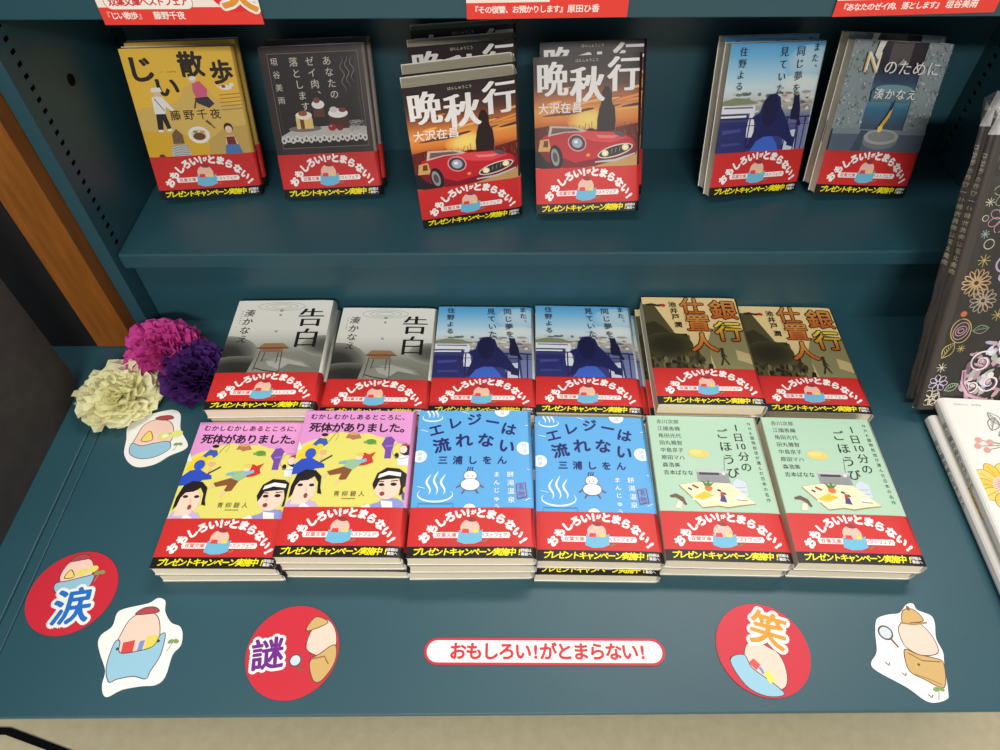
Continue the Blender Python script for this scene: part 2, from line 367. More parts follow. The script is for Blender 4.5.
def cover_desk():
    c = Canvas()
    c.blend(0, W, [(0, (88, 88, 80)), (48, (112, 112, 102)), (72, (142, 142, 132)), (92, (206, 205, 194)), (106, (230, 228, 218)), (H, (238, 236, 228))])
    c.soft(2, 66, 36, 30, (44, 44, 40), (150, 150, 140)); c.soft(104, 82, 26, 15, (86, 86, 78), (160, 160, 148)); c.soft(18, 50, 40, 18, (40, 40, 36), (120, 120, 110))
    c.poly([(30, 44), (34, 66), (50, 72), (70, 68), (88, 58), (100, 44)], (140, 140, 128)); c.poly([(46, 62), (62, 66), (84, 58), (96, 46), (70, 46), (50, 55)], (172, 172, 160)); c.poly([(56, 44), (70, 57), (92, 52), (105, 44)], (118, 118, 108))
    for r in (10, 17, 25): c.ring(48, 139, r, r * 0.26, 0.7, (186, 194, 178))
    for y, r in ((133, 2), (126, 1.6), (102, 1.6)): c.ellipse(49, y, r, r, (158, 164, 150))
    bk = (30, 26, 26)
    c.chars([('告', 82, 122, 29, 0, 1.02), ('白', 82, 92, 29, 0, 1.0)], bk, bold=-0.008, smear=0.026)
    c.column('湊かなえ', 16, 129, 11.5, bk, 12.6, 0, smear=0.012, shear=0.1); c.column('みなとかなえ', 8, 132, 2.2, (120, 120, 112), 3.4)
    # school desk
    w1, w2 = (162, 120, 84), (132, 92, 62); d = -4
    for x0, y0, x1, y1 in ((39, 84, 36, 52), (44, 80, 42, 64), (60, 84, 62, 52), (57, 80, 57, 62)): c.line([(x0, y0 + d), (x1, y1 + d)], 0.9, (70, 70, 68))
    c.line([(36, 56 + d), (48, 48), (62, 46)], 1.2, (50, 50, 48)); c.line([(42, 66 + d), (60, 66 + d)], 0.7, (90, 90, 86))
    c.poly([(36, 84 + d), (40, 89 + d), (60, 89 + d), (65, 84 + d)], w1); c.poly([(35, 82 + d), (36, 84 + d), (65, 84 + d), (66, 82 + d)], w2); c.poly([(40, 77 + d), (40, 82 + d), (61, 82 + d), (61, 77 + d)], (150, 110, 80)); c.line([(34, 82 + d), (67, 82 + d)], 1.2, (110, 78, 50))
    return c, (206, 206, 194), (206, 206, 194)
def cover_sky():
    c = Canvas(); nv = (36, 38, 92); rnd = random.Random(3)
    c.blend(0, W, [(0, (46, 52, 120)), (62, (60, 66, 130)), (80, (120, 128, 160)), (92, (188, 186, 176)), (98, (206, 214, 214)), (108, (208, 228, 234)), (122, (166, 210, 234)), (138, (110, 182, 226)), (H, (84, 160, 216))])
    c.soft(88, 128, 26, 18, (190, 216, 230), (140, 196, 228)); c.soft(84, 110, 30, 9, (226, 232, 230), (196, 220, 230))
    for _ in range(90):
        x, y = rnd.uniform(0, W), rnd.uniform(84, 103); k = rnd.choice([(150, 140, 120), (226, 222, 210), (180, 160, 140), (120, 130, 120), (206, 206, 200), (96, 104, 120)])
        c.ellipse(x, y, rnd.uniform(1.5, 5), rnd.uniform(0.6, 1.8), k, rnd.uniform(-8, 8), 10)
    c.poly([(0, 96), (12, 99), (26, 98), (40, 93), (0, 92)], (136, 142, 110))
    c.poly([(0, 84), (0, 92), (36, 91), (38, 84)], (232, 234, 236)); c.poly([(2, 89), (34, 88.5), (34, 90), (2, 90.4)], (90, 100, 140)); c.poly([(0, 76), (0, 84), (30, 83.5), (32, 76)], (66, 70, 120)); c.poly([(0, 80), (28, 80), (28, 82), (0, 82)], (236, 238, 240)); c.poly([(30, 60), (32, 88), (36, 88), (40, 60)], (230, 232, 240))
    c.poly([(0, 44), (0, 76), (30, 76), (33, 44)], (46, 50, 110)); c.poly([(4, 64), (24, 66), (24, 69), (4, 68)], (72, 78, 146)); c.poly([(5, 52), (26, 53), (26, 55), (5, 55)], (66, 72, 140))
    c.poly([(76, 44), (74, 64), (88, 66), (90, 44)], (206, 212, 226)); c.poly([(92, 44), (90, 72), (105, 74), (105, 44)], (120, 128, 170)); c.poly([(80, 50), (80, 60), (88, 58), (88, 48)], (40, 44, 76))
    for x in (33, 76, 88, 97): c.line([(x, 78), (x, 44)], 1.3, nv)
    c.line([(0, 79), (105, 78)], 1.4, nv); c.line([(0, 72), (105, 71)], 0.7, nv)
    # girl seen from behind and a cat on the rail
    c.poly([(37, 44), (44, 58), (60, 62), (68, 52), (72, 44)], (66, 104, 204))
    c.poly([(34, 48), (41, 72), (35, 80), (43, 84), (45, 94), (50, 101), (57, 102), (63, 98), (66, 88), (72, 80), (78, 70), (86, 56), (86, 50), (78, 54), (70, 60), (62, 60), (52, 60), (44, 56), (40, 49)], nv); c.ellipse(54, 85, 8.6, 15.5, (30, 30, 70))
    c.poly([(79, 76), (78, 84), (79, 92), (78, 101), (80.5, 99), (84, 100), (85, 95), (88, 86), (89, 77), (92, 70), (90, 69), (87, 75)], (30, 30, 66))
    ink = (44, 56, 72)
    c.column('また、', 93, 143, 8.2, ink, 9.6, 0.4, smear=0.01, shear=-0.05); c.column('同じ夢を', 76, 140, 9.4, ink, 11.4, 1.0, smear=0.01, shear=-0.05)
    c.column('見ていた', 58, 140, 9.4, ink, 11.4, 0.9, smear=0.01, shear=-0.05); c.column('住野よる', 14, 141, 8.6, ink, 10.4, 0.2, smear=0.01, shear=-0.05)
    return c, (196, 206, 206), (120, 150, 176)
def cover_bank():
    c = Canvas(); bg = (220, 196, 138); ol = (58, 52, 34); o2 = (140, 132, 92); rnd = random.Random(8)
    c.blend(0, W, [(0, (164, 152, 106)), (60, (198, 184, 128)), (96, (232, 206, 146)), (H, (246, 216, 154))])
    c.poly([(64, 44), (60, 78), (68, 100), (80, 108), (105, 100), (105, 44)], o2); c.poly([(88, 58), (88, 72), (105, 66), (105, 52)], (196, 176, 124))
    c.poly([(-1, 138), (12, 137), (28, 98), (30, 92), (44, 92), (44, 76), (52, 72), (56, 60), (58, 44), (-1, 44)], (88, 80, 52)); c.poly([(-1, 108), (10, 112), (18, 104), (26, 94), (42, 94), (42, 78), (34, 74), (20, 66), (-1, 60)], ol); c.soft(20, 78, 26, 18, (46, 42, 28), (74, 68, 44))
    c.poly([(52, 44), (50, 70), (56, 80), (62, 76), (60, 44)], (128, 120, 82))
    for _ in range(46): c.ellipse(rnd.uniform(0, 60), rnd.uniform(46, 60), rnd.uniform(1.2, 2.6), rnd.uniform(2, 4.5), rnd.choice([(44, 40, 28), (64, 58, 38), (120, 110, 74), (36, 32, 24)]), 0, 10)
    c.line([(4, 136), (10, 137), (16, 135), (21, 136)], 3, (60, 44, 36)); c.ellipse(22, 135.4, 2.6, 2.2, (200, 50, 36))
    for x in (49, 74):
        c.line([(x, 70), (x - 0.6, 60)], 3.2, ol); c.ellipse(x, 72, 1.8, 2.2, ol); c.line([(x, 61), (x - 4, 50)], 1.7, ol); c.line([(x, 61), (x + 4, 51)], 1.7, ol); c.line([(x, 67), (x + 3.4, 61)], 1.2, ol)
    dk = (52, 24, 14); a, b = (214, 150, 70), (196, 92, 36)
    big = [('仕', 53, 134.5, 26, 0, 1), ('置', 56, 109, 26, 0, 1.05), ('人', 57, 81, 28, 0, 1.05), ('銀', 86, 129, 30, 0, 1.0)]
    c.chars(big, dk, bold=0.055); c.chars(big, a, bold=0.018, c2=b)
    g = [('行', 86, 97, 30, 0, 1)]; c.chars(g, dk, bold=0.055); c.chars(g, (240, 216, 60), bold=0.016, c2=(170, 84, 34))
    c.column('池井戸', 32, 136.5, 8.8, (44, 34, 24), 9.4, 0.6, smear=0.012, bold=0.01); c.column('潤', 34.4, 106, 8.6, (44, 34, 24), smear=0.012, bold=0.01)
    c.column('いけいどじゅん', 43, 126, 2.2, (150, 90, 50), 3)
    return c, (96, 84, 56), (60, 52, 40)
def cover_walk():
    c = Canvas(); bg = (238, 192, 66)
    c.rect(0, 0, W, H, bg)
    c.poly([(0, 92), (10, 95), (24, 94), (38, 98), (46, 104), (50, 112), (60, 116), (72, 110), (80, 100), (105, 92), (105, 60), (0, 60)], (218, 184, 98)); c.poly([(0, 44), (0, 72), (22, 70), (44, 66), (62, 56), (64, 44)], (224, 176, 48)); c.poly([(60, 44), (62, 60), (80, 72), (105, 74), (105, 44)], (200, 166, 88))
    bk = (40, 30, 24)
    c.chars([('じ', 15, 130, 25, 0, 1.1), ('い', 35, 113, 21, 0, 1.15), ('散', 62, 133, 24, 0, 1.0), ('歩', 89, 125, 23, 0, 0.95)], bk, bold=0.034)
    c.text('JII SAMPO', 32, 127, 2.2, bk, 1.8)
    c.text('藤野千夜', 36, 86, 10.4, bk, 12.8, bold=0.012)
    # walker in white shirt and black trousers
    c.ellipse(24, 108, 3.6, 3.6, (232, 196, 168)); c.poly([(19, 109), (20, 113), (28, 113), (29, 109)], (240, 236, 228)); c.poly([(17, 88), (18, 104), (22, 105), (28, 104), (33, 96), (36, 92), (34, 90), (29, 95), (27, 88)], (238, 236, 230)); c.poly([(18, 88), (27, 88), (29, 74), (25, 73), (23, 82), (21, 72), (16, 73)], (38, 36, 40)); c.line([(20, 103), (27, 91)], 0.7, (60, 50, 50)); c.ellipse(18.5, 71.5, 2.6, 1.2, WHITE); c.ellipse(27, 72, 2.4, 1.2, WHITE)
    # walker in pink, bending
    c.poly([(58, 108), (59, 116), (66, 118), (72, 110), (70, 102), (60, 102)], (214, 96, 130)); c.ellipse(60, 119, 3.2, 3, (232, 200, 180)); c.ellipse(60.4, 120.6, 3.4, 2, (236, 232, 226)); c.poly([(58, 102), (71, 103), (76, 96), (70, 92), (60, 97)], (60, 50, 66)); c.line([(59, 100), (56, 92)], 1.6, (90, 70, 60))
    c.ellipse(90, 111, 6, 2.4, (240, 236, 228)); c.ellipse(96, 113.5, 2, 1.8, (240, 236, 228)); c.ellipse(88, 112, 2, 1.4, (120, 90, 60)); c.line([(84, 111), (81, 114)], 0.8, (240, 236, 228))
    for k in range(5): c.line([(82, 104 - 3.6 * k), (102, 105 - 3.6 * k)], 1.0, (176, 140, 62))
    # plate, trowel, pagoda stone, girl
    c.ellipse(54, 66, 10.5, 8.6, (240, 236, 226)); c.ellipse(54, 66, 7.5, 5.8, (222, 210, 190)); c.ellipse(54, 64.6, 6, 3.8, (112, 70, 44)); c.ellipse(58, 69, 2.4, 1.4, (226, 150, 70)); c.ellipse(51, 69.4, 2.4, 1.2, (110, 150, 80))
    c.line([(64, 80), (68, 76)], 2.4, (110, 74, 50)); c.line([(68, 76), (71, 72)], 1.1, (80, 60, 50))
    c.poly([(27, 58), (28, 68), (33, 73), (38, 67), (38, 58)], (118, 92, 66)); c.poly([(23, 44), (25, 57), (40, 57), (43, 44)], (196, 196, 196))
    for k in range(5): c.line([(25, 46 + 2.4 * k), (32, 47.4 + 2.4 * k), (41, 46 + 2.4 * k)], 0.6, (110, 110, 116))
    c.ellipse(84, 72, 4.4, 4.8, (40, 32, 32)); c.ellipse(84, 70.4, 3.4, 3.6, (238, 202, 176)); c.poly([(78, 54), (80, 64), (88, 64), (91, 54)], (232, 196, 150)); c.poly([(80, 55), (80, 63), (88, 63), (89, 55)], (120, 44, 48)); c.poly([(76, 44), (78, 55), (91, 55), (94, 44)], (84, 118, 178)); c.ellipse(13, 45.5, 3, 2.6, (110, 50, 40))
    return c, (196, 160, 76), (196, 160, 76)
def cover_cake():
    c = Canvas(); rnd = random.Random(5)
    c.rect(0, 0, W, H, (58, 46, 46)); c.rect(8, 52, 97, 142, (40, 34, 36))
    fr = (120, 112, 104); c.line([(8, 52), (97, 52), (97, 142), (8, 142)], 0.7, fr, closed=True); c.line([(11, 56), (11, 138)], 0.35, (84, 76, 72)); c.line([(94, 56), (94, 138)], 0.35, (84, 76, 72))
    ink = (206, 198, 184)
    c.column('あなたの', 66, 134, 9, ink, 10.4, 1.0, smear=0.008); c.column('ゼイ肉、', 49, 134, 9, ink, 10.4, 1.0, smear=0.008); c.column('落とします', 33, 134, 9, ink, 10.4, 1.2, smear=0.008)
    c.column('垣谷美雨', 14, 135, 7.4, ink, 12, 0.3, smear=0.006)
    for i in range(3):
        c.line([(80 + 5 * i + 1.8 * math.sin(t * 1.1 + i), 138 - t * 2.4) for t in range(15 - i * 2)], 0.7, (140, 132, 122), taper=True)
    # lace cloth, cakes, cherries
    c.poly([(8, 64), (22, 71), (60, 73), (97, 71), (97, 60), (8, 58)], (186, 182, 178))
    for i in range(19): c.ellipse(10 + i * 4.7, 60 + (i % 2) * 1.4, 2.6, 3.4, (210, 206, 202), 0, 12); c.ellipse(10 + i * 4.7, 60 + (i % 2) * 1.4, 1.1, 1.6, (96, 88, 86), 0, 10)
    c.ellipse(34, 71, 17, 3, (120, 110, 104)); c.poly([(26, 71), (26, 82), (31, 86), (40, 85), (43, 81), (43, 71)], (226, 196, 120)); c.poly([(30, 71), (30, 84), (34, 84), (34, 71)], (110, 66, 44)); c.ellipse(34.6, 84, 8.4, 4, (236, 228, 214)); c.ellipse(34, 86, 4.6, 2.6, (150, 86, 60))
    c.poly([(45, 82), (46, 92), (56, 94), (57, 82)], (94, 56, 44)); c.ellipse(51, 94, 6.4, 4.2, (232, 228, 224)); c.ellipse(50, 98, 3.4, 2.8, (120, 70, 60))
    c.poly([(60, 70), (60, 84), (80, 84), (80, 70)], (74, 40, 36)); c.ellipse(70, 85, 10, 4.6, (236, 234, 232)); c.ellipse(66, 88.5, 4, 2.8, (210, 206, 206)); c.ellipse(75, 88, 4, 2.4, (120, 56, 52))
    c.ellipse(62, 71.5, 4, 3.6, (150, 36, 38)); c.ellipse(70, 71, 3.4, 3.2, (120, 28, 32)); c.ellipse(61, 72.6, 1, 0.8, (226, 150, 150))
    for _ in range(26): c.line([(rnd.uniform(80, 96), rnd.uniform(66, 78)), (rnd.uniform(80, 96), rnd.uniform(66, 78))], 0.4, (160, 156, 154))
    return c, (150, 140, 134), (70, 60, 58)
def cover_sunset():
    c = Canvas(); rnd = random.Random(11)
    c.blend(0, W, [(0, (60, 30, 24)), (70, (90, 34, 24)), (80, (150, 60, 34)), (90, (226, 130, 56)), (100, (236, 160, 78)), (110, (190, 110, 56)), (122, (96, 62, 50)), (136, (52, 40, 40)), (H, (40, 34, 36))])
    c.soft(54, 90, 22, 13, (255, 224, 120), (230, 140, 62))
    for _ in range(26):
        y = rnd.uniform(96, 122); c.ellipse(rnd.uniform(10, 105), y, rnd.uniform(7, 20), rnd.uniform(0.6, 1.5), rnd.choice([(120, 66, 46), (246, 176, 90), (90, 54, 44), (240, 150, 76)]), rnd.uniform(4, 12), 14)
    c.poly([(0, 84), (14, 86), (40, 82), (60, 81), (80, 82), (105, 86), (105, 44), (0, 44)], (104, 36, 30))
    for _ in range(60):
        x = rnd.uniform(0, W); y = rnd.uniform(72, 82); c.line([(x, y), (x + rnd.uniform(-2, 2), y + rnd.uniform(3, 7))], 0.5, rnd.choice([(150, 60, 40), (70, 26, 24), (190, 90, 50)]))
    # woman seen from behind
    c.poly([(62, 74), (62, 90), (64, 100), (66, 106), (66, 114), (69, 120), (73, 120), (76, 114), (76, 106), (79, 100), (80, 88), (78, 74)], (40, 26, 26))
    # ground and open red roadster
    c.poly([(0, 44), (0, 56), (30, 54), (105, 62), (105, 44)], (196, 150, 92)); c.poly([(0, 46), (0, 62), (12, 60), (22, 50), (20, 44)], (30, 28, 34))
    rd, rd2, rd3 = (196, 34, 46), (224, 70, 76), (128, 20, 32)
    c.poly([(4, 62), (6, 74), (16, 79), (30, 82), (44, 80), (60, 79), (84, 79), (98, 72), (103, 64), (101, 56), (84, 52), (60, 46), (34, 44), (20, 47), (10, 54)], rd3)
    c.poly([(5, 66), (8, 76), (18, 80), (32, 82), (46, 82), (62, 79), (84, 78), (97, 71), (100, 64), (84, 58), (64, 54), (40, 50), (26, 56), (14, 60)], rd)
    c.poly([(40, 80), (60, 79), (84, 77), (92, 72), (76, 68), (58, 70), (46, 74)], rd2); c.poly([(60, 76), (72, 75), (84, 74.5), (78, 72), (64, 73)], (240, 130, 130))
    c.poly([(13, 76), (15, 86), (42, 84), (52, 80), (48, 79), (30, 79)], (206, 190, 178)); c.poly([(16, 78), (17.5, 84), (40, 82.6), (46, 80), (30, 80)], (120, 90, 84)); c.ellipse(56, 81, 3, 1.2, (40, 30, 34))
    c.poly([(3, 62), (5, 73), (14, 74), (16, 62)], (214, 168, 96)); c.poly([(8, 66), (9, 72), (13, 72), (13, 66)], (110, 60, 40))
    c.ellipse(21, 56, 6.6, 12, (34, 30, 34), 10); c.ellipse(20, 56, 4, 8.6, (150, 146, 146), 10); c.ellipse(20, 56, 2.4, 5, (80, 76, 80), 10)
    c.ellipse(42, 69, 9.6, 8, (232, 150, 140), -28); c.ellipse(42, 69, 8.4, 6.8, (70, 66, 80), -28); c.ellipse(42, 69, 5.4, 4.6, (170, 176, 190), -28); c.ellipse(41, 70, 2, 1.6, (240, 244, 248))
    c.ellipse(84, 76, 6, 2.2, (90, 80, 92), -24)
    c.ellipse(80, 60, 18, 5.6, (214, 206, 196), 14); c.ellipse(80, 60, 16.6, 4.4, (54, 44, 44), 14)
    for x, y in ((70, 58), (90, 63)): c.ellipse(x, y, 3.4, 3, (238, 226, 170)); c.ellipse(x, y, 1.8, 1.6, (250, 246, 220))
    for x in (76, 80, 84): c.line([(x, 57.5 + (x - 76) * 0.25), (x + 1, 62 + (x - 76) * 0.25)], 0.6, (150, 140, 136))
    c.line([(60, 50), (80, 51), (100, 57)], 2.4, (190, 190, 196), taper=True); c.ellipse(53, 57, 2, 1.6, (240, 150, 60))
    wh = (244, 240, 236)
    big = [('晩', 18, 128, 33, 0, 0.95), ('秋', 52, 122, 34, 0, 1.0), ('行', 87, 130, 33, 0, 0.95)]
    c.chars(big, wh, bold=0.004, smear=0.034)
    c.text('大沢在昌', 9, 102, 10.4, wh, 11, bold=0.02); c.text('ばんしゅうこう', 42, 144, 3.2, (226, 214, 190), 3.2)
    return c, (60, 40, 38), (206, 200, 192)
def cover_window():
    c = Canvas(); rnd = random.Random(21)
    c.blend(0, W, [(0, (60, 72, 88)), (62, (84, 98, 112)), (70, (70, 86, 104)), (86, (60, 110, 140)), (98, (96, 150, 158)), (112, (56, 76, 104)), (128, (44, 44, 58)), (H, (66, 58, 60))])
    c.rect(40, 126, 62, H, (92, 84, 84)); c.rect(62, 126, 78, H, (50, 42, 46))
    for x0, x1 in ((0, 30), (76, 105)):
        c.rect(x0, 66, x1, H, (136, 148, 152))
        for _ in range(150):
            x, y = rnd.uniform(x0, x1), rnd.uniform(67, H); k = rnd.uniform(96, 186); c.ellipse(min(max(x, x0 + 1.5), x1 - 1.5), y, rnd.uniform(0.7, 2), rnd.uniform(0.5, 1.4), (k, k + 6, k + 8), rnd.uniform(0, 180), 7)
    c.poly([(0, 44), (0, 66), (105, 66), (105, 44)], (84, 96, 112)); c.poly([(0, 62), (0, 67), (105, 67), (105, 63)], (120, 132, 142)); c.poly([(30, 66), (24, 44), (34, 44), (38, 66)], (64, 76, 94))
    c.ellipse(52, 103, 22, 6, (80, 108, 120)); c.ellipse(52, 106, 20, 4, (118, 150, 156)); c.poly([(30, 103), (74, 103), (73, 94), (31, 94)], (92, 118, 130))
    c.poly([(48, 128), (53, 134), (57, 128)], (150, 156, 160))
    c.ellipse(54, 56, 19, 8.5, (118, 122, 124)); c.ellipse(54, 60, 19, 7.6, (160, 162, 160)); c.ellipse(54, 60.5, 15, 5.4, (130, 134, 136))
    c.line([(50, 65), (51, 72), (55, 80), (57, 88)], 3.6, (222, 176, 74), taper=True); c.line([(56, 86), (57, 96)], 1.4, (40, 40, 56)); c.ellipse(50, 68, 2.6, 3.4, (240, 206, 110))
    wh = (236, 234, 228)
    c.chars([('N', 22, 130, 27, 0, 0.8)], (222, 190, 120), smear=0.015); c.chars([('N', 22.6, 131, 25, 0, 0.8)], wh, bold=-0.01)
    c.poly([(24, 150), (22, 136), (26, 132), (31, 150)], (228, 224, 214))
    c.text('のために', 42, 125.5, 14.5, wh, 15.2, bold=-0.006, smear=0.012); c.text('湊かなえ', 38, 101, 10.6, wh, 11.6, smear=0.01)
    return c, (196, 186, 160), (110, 116, 120)
def band_print():
    c = Canvas(); red = (206, 46, 44)
    c.rect(0, 0, W, OB, red); c.rect(0, 0, W, 9.8, (26, 22, 22))
    wh = (246, 242, 238)
    arc = [('お', 13.6, 17.6, 9.2), ('も', 19.6, 25.7, 9.2), ('し', 26.4, 31.8, 9.2), ('ろ', 34, 36.6, 9.4), ('い', 42.4, 39.6, 9.2), ('!', 49.0, 40.8, 9.6), ('が', 53.6, 41.0, 4.6), ('と', 60, 40.4, 9.4), ('ま', 68.6, 38.8, 9.2), ('ら', 76.6, 34.8, 9.2), ('な', 84.4, 29.2, 9.2), ('い', 90.8, 22.2, 9.2), ('!', 95.2, 15.4, 9.6)]
    c.chars([(ch, x, y, s, max(-58, min(58, -(x - 54) * 1.32)), 1.0) for ch, x, y, s in arc], wh, bold=0.068)
    for x0, x1, t, xs, p in ((22, 41, '双葉文庫', 25.2, 4.3), (59, 83, 'ベストフェア', 61.4, 3.75)):
        c.poly([(x0 - 1.6, 20), (x0 - 0.4, 22.6), (x1 + 0.4, 22.6), (x1 + 1.6, 20), (x1 + 0.4, 17.4), (x0 - 0.4, 17.4)], wh); c.text(t, xs, 20, 4.1, (214, 60, 58), p, bold=0.02)
    # plain colour patches where the fair's emblem is printed
    c.ellipse(51, 26.4, 8, 8, (240, 190, 172)); c.ellipse(52, 34, 4.2, 2, (150, 56, 60), -8)
    c.poly([(40.6, 14.4), (42, 24.4), (47, 22), (56, 22.6), (61.6, 25), (61, 14.8), (55, 12.4), (47, 12)], (112, 184, 216)); c.poly([(44, 22), (45, 25.6), (50, 25.6), (50.4, 21.6)], (224, 70, 66)); c.poly([(53.6, 22), (53.6, 25), (58, 25.4), (58, 22)], (236, 214, 90)); c.line([(62, 14), (65.5, 15.6)], 1.2, (96, 140, 80))
    c.text('プレゼントキャンペーン実施中!', 8.4, 5, 7.0, (250, 234, 20), 5.95, bold=0.034, shear=0.16)
    c.text('詳細は', 94.2, 6.5, 3.0, wh, 2.9, bold=0.02); c.text('裏面へ', 94.2, 3.2, 3.0, wh, 2.9, bold=0.02)
    return c

# ------------------------------------------------------------------ paperbacks
BW, BH = W * MM, 148.5 * MM
def drop(x):                                        # the cover falls towards the rounded spine
    s = (x + BW / 2) / BW
    a = max(0.0, (s - 0.84) / 0.16)
    return -0.0013 * a * a - 0.0004 * max(0.0, (0.10 - s) / 0.10) ** 2
CUTS = [-52.5 + 105 * k for k in (0.03, 0.06, 0.1, 0.84, 0.88, 0.91, 0.94, 0.965, 0.98)]
def wrap_profile(t, out):
    """cross-section of a wrapper round the block: back board, rounded spine on the right, front board"""
    r = min(0.0032, t * 0.35); pts = []
    xe = BW / 2 - r
    for x in (-BW / 2, BW * 0.2, xe): pts.append((x, -out))
    for k in range(1, 6): a = -PI / 2 + PI / 2 * k / 5; pts.append((xe + (r + out) * math.cos(a), r + (r + out) * math.sin(a)))
    tt = t + drop(xe)
    for k in range(0, 5): a = PI / 2 * k / 5; pts.append((xe + (r + out) * math.cos(a), tt - r + (r + out) * math.sin(a)))
    xs = [xe] + [-BW / 2 + BW * k for k in (0.95, 0.92, 0.88, 0.84, 0.6, 0.3, 0.1, 0.05, 0.0) if -BW / 2 + BW * k < xe - 1e-5]
    for x in xs: pts.append((x, t + out + drop(x)))
    return pts
def wrap_mesh(t, out, thick, y0, y1, ink_spine, ink_front, ink_back):
    bm = bmesh.new(); L = ink_layer(bm)
    A = wrap_profile(t, out); B = wrap_profile(t, out - thick)
    n = len(A)
    va = [[bm.verts.new((p[0], y, p[1])) for p in A] for y in (y0, y1)]; vb = [[bm.verts.new((p[0], y, p[1])) for p in B] for y in (y0, y1)]
    def put(vs, c):
        f = bm.faces.new(vs)
        for l in f.loops: l[L] = rgb(c)
        return f
    for i in range(n - 1):
        c = ink_back if i < 2 else (ink_front if i >= n - 10 else ink_spine)
        put((va[0][i], va[0][i + 1], va[1][i + 1], va[1][i]), c).smooth = True
        put((vb[0][i + 1], vb[0][i], vb[1][i], vb[1][i + 1]), WHITE)
        put((va[0][i + 1], va[0][i], vb[0][i], vb[0][i + 1]), WHITE); put((va[1][i], va[1][i + 1], vb[1][i + 1], vb[1][i]), WHITE)
    put((va[0][0], va[1][0], vb[1][0], vb[0][0]), WHITE); put((va[1][-1], va[0][-1], vb[0][-1], vb[1][-1]), WHITE)
    return bm
def page_mesh(t, seed):
    rnd = random.Random(seed)
    bm = bmesh.new(); x0, x1 = -BW / 2 + 0.0007, BW / 2 - 0.0022; y0, y1 = 0.0005, BH - 0.0007
    xs = [x0 + (x1 - x0) * k for k in (0, 0.05, 0.1, 0.3, 0.5, 0.7, 0.84, 0.89, 0.93, 0.965, 1.0)]
    def col(x, y): return [bm.verts.new((x, y, 0.0003)), bm.verts.new((x, y, t * 0.5)), bm.verts.new((x, y, t - 0.0004 + drop(x)))]
    F = [col(x, y0 + rnd.uniform(0, 0.00025)) for x in xs]; K = [col(x, y1) for x in xs]
    for i in range(len(xs) - 1):
        for j in (0, 1):
            bm.faces.new((F[i][j], F[i + 1][j], F[i + 1][j + 1], F[i][j + 1])); bm.faces.new((K[i + 1][j], K[i][j], K[i][j + 1], K[i + 1][j + 1]))
        bm.faces.new((F[i][2], F[i + 1][2], K[i + 1][2], K[i][2])); bm.faces.new((F[i + 1][0], F[i][0], K[i][0], K[i + 1][0]))
    for j in (0, 1):
        bm.faces.new((K[0][j], F[0][j], F[0][j + 1], K[0][j + 1])); bm.faces.new((F[-1][j], K[-1][j], K[-1][j + 1], F[-1][j + 1]))
    return bm
BAND = band_print()
def make_book(design, t, seed, cat='book'):
    canvas, spine, back = design()
    root = empty('paperback_book')
    bm = wrap_mesh(t, 0.0, 0.0003, 0.0, BH, spine, canvas.items[0][2][0] if design is not cover_mint else (178, 210, 184), back)
    merge(bm, lay_print(canvas, -52.5, 0, lambda x: t + drop(x), CUTS, (-52.5, 45.3, 52.5 - 3.0, 148.5)))
    obj('cover', bm, M_PRINT, root)
    obj('page_block', page_mesh(t, seed), M_PAGES, root)
    red = (206, 46, 44)
    bm = wrap_mesh(t, 0.00055, 0.0003, -0.0003, OB * MM, red, red, (205, 60, 58))
    # black hem of the band runs round the spine
    L = ink_layer(bm); es = bm.verts[:] + bm.edges[:] + bm.faces[:]
    bmesh.ops.bisect_plane(bm, geom=es, dist=1e-7, plane_co=(0, 9.8 * MM, 0), plane_no=(0, 1, 0))
    for f in bm.faces:
        if f.calc_center_median().y < 9.8 * MM - 1e-5 and f.calc_center_median().y > 0:
            for l in f.loops: l[L] = rgb((26, 22, 22))
    merge(bm, lay_print(BAND, -52.5, 0, lambda x: t + 0.00055 + drop(x), CUTS, (-52.5, 0, 52.5 - 3.0, 45.5)))
    obj('paper_band', bm, M_BAND, root)
    return root
def copy_tree(o, parent=None):
    c = o.copy(); COL.objects.link(c)
    if parent:
        c.parent = parent
    for ch in o.children: copy_tree(ch, c)
    return c
_first = {}
def book(kind, label, group, mat):
    proto = PROTO[kind]
    if kind not in _first: o = proto; _first[kind] = 1
    else: o = copy_tree(proto)
    o.matrix_basis = mat
    tag(o, label, 'book', group)
    return o
T = {'folk': .0122, 'spa': .0132, 'mint': .0140, 'desk': .0130, 'sky': .0125, 'bank': .0182, 'walk': .0120, 'cake': .0120, 'sunset': .0225, 'window': .0135}
DES = {'folk': cover_folk, 'spa': cover_spa, 'mint': cover_mint, 'desk': cover_desk, 'sky': cover_sky, 'bank': cover_bank, 'walk': cover_walk, 'cake': cover_cake, 'sunset': cover_sunset, 'window': cover_window}
PROTO = {k: make_book(DES[k], T[k], i) for i, k in enumerate(DES)}

GAP = 0.0013
def flat(x, y, z, yaw): return Matrix.Translation((x, y, Z0 + z)) @ Matrix.Rotation(rad(yaw), 4, 'Z')
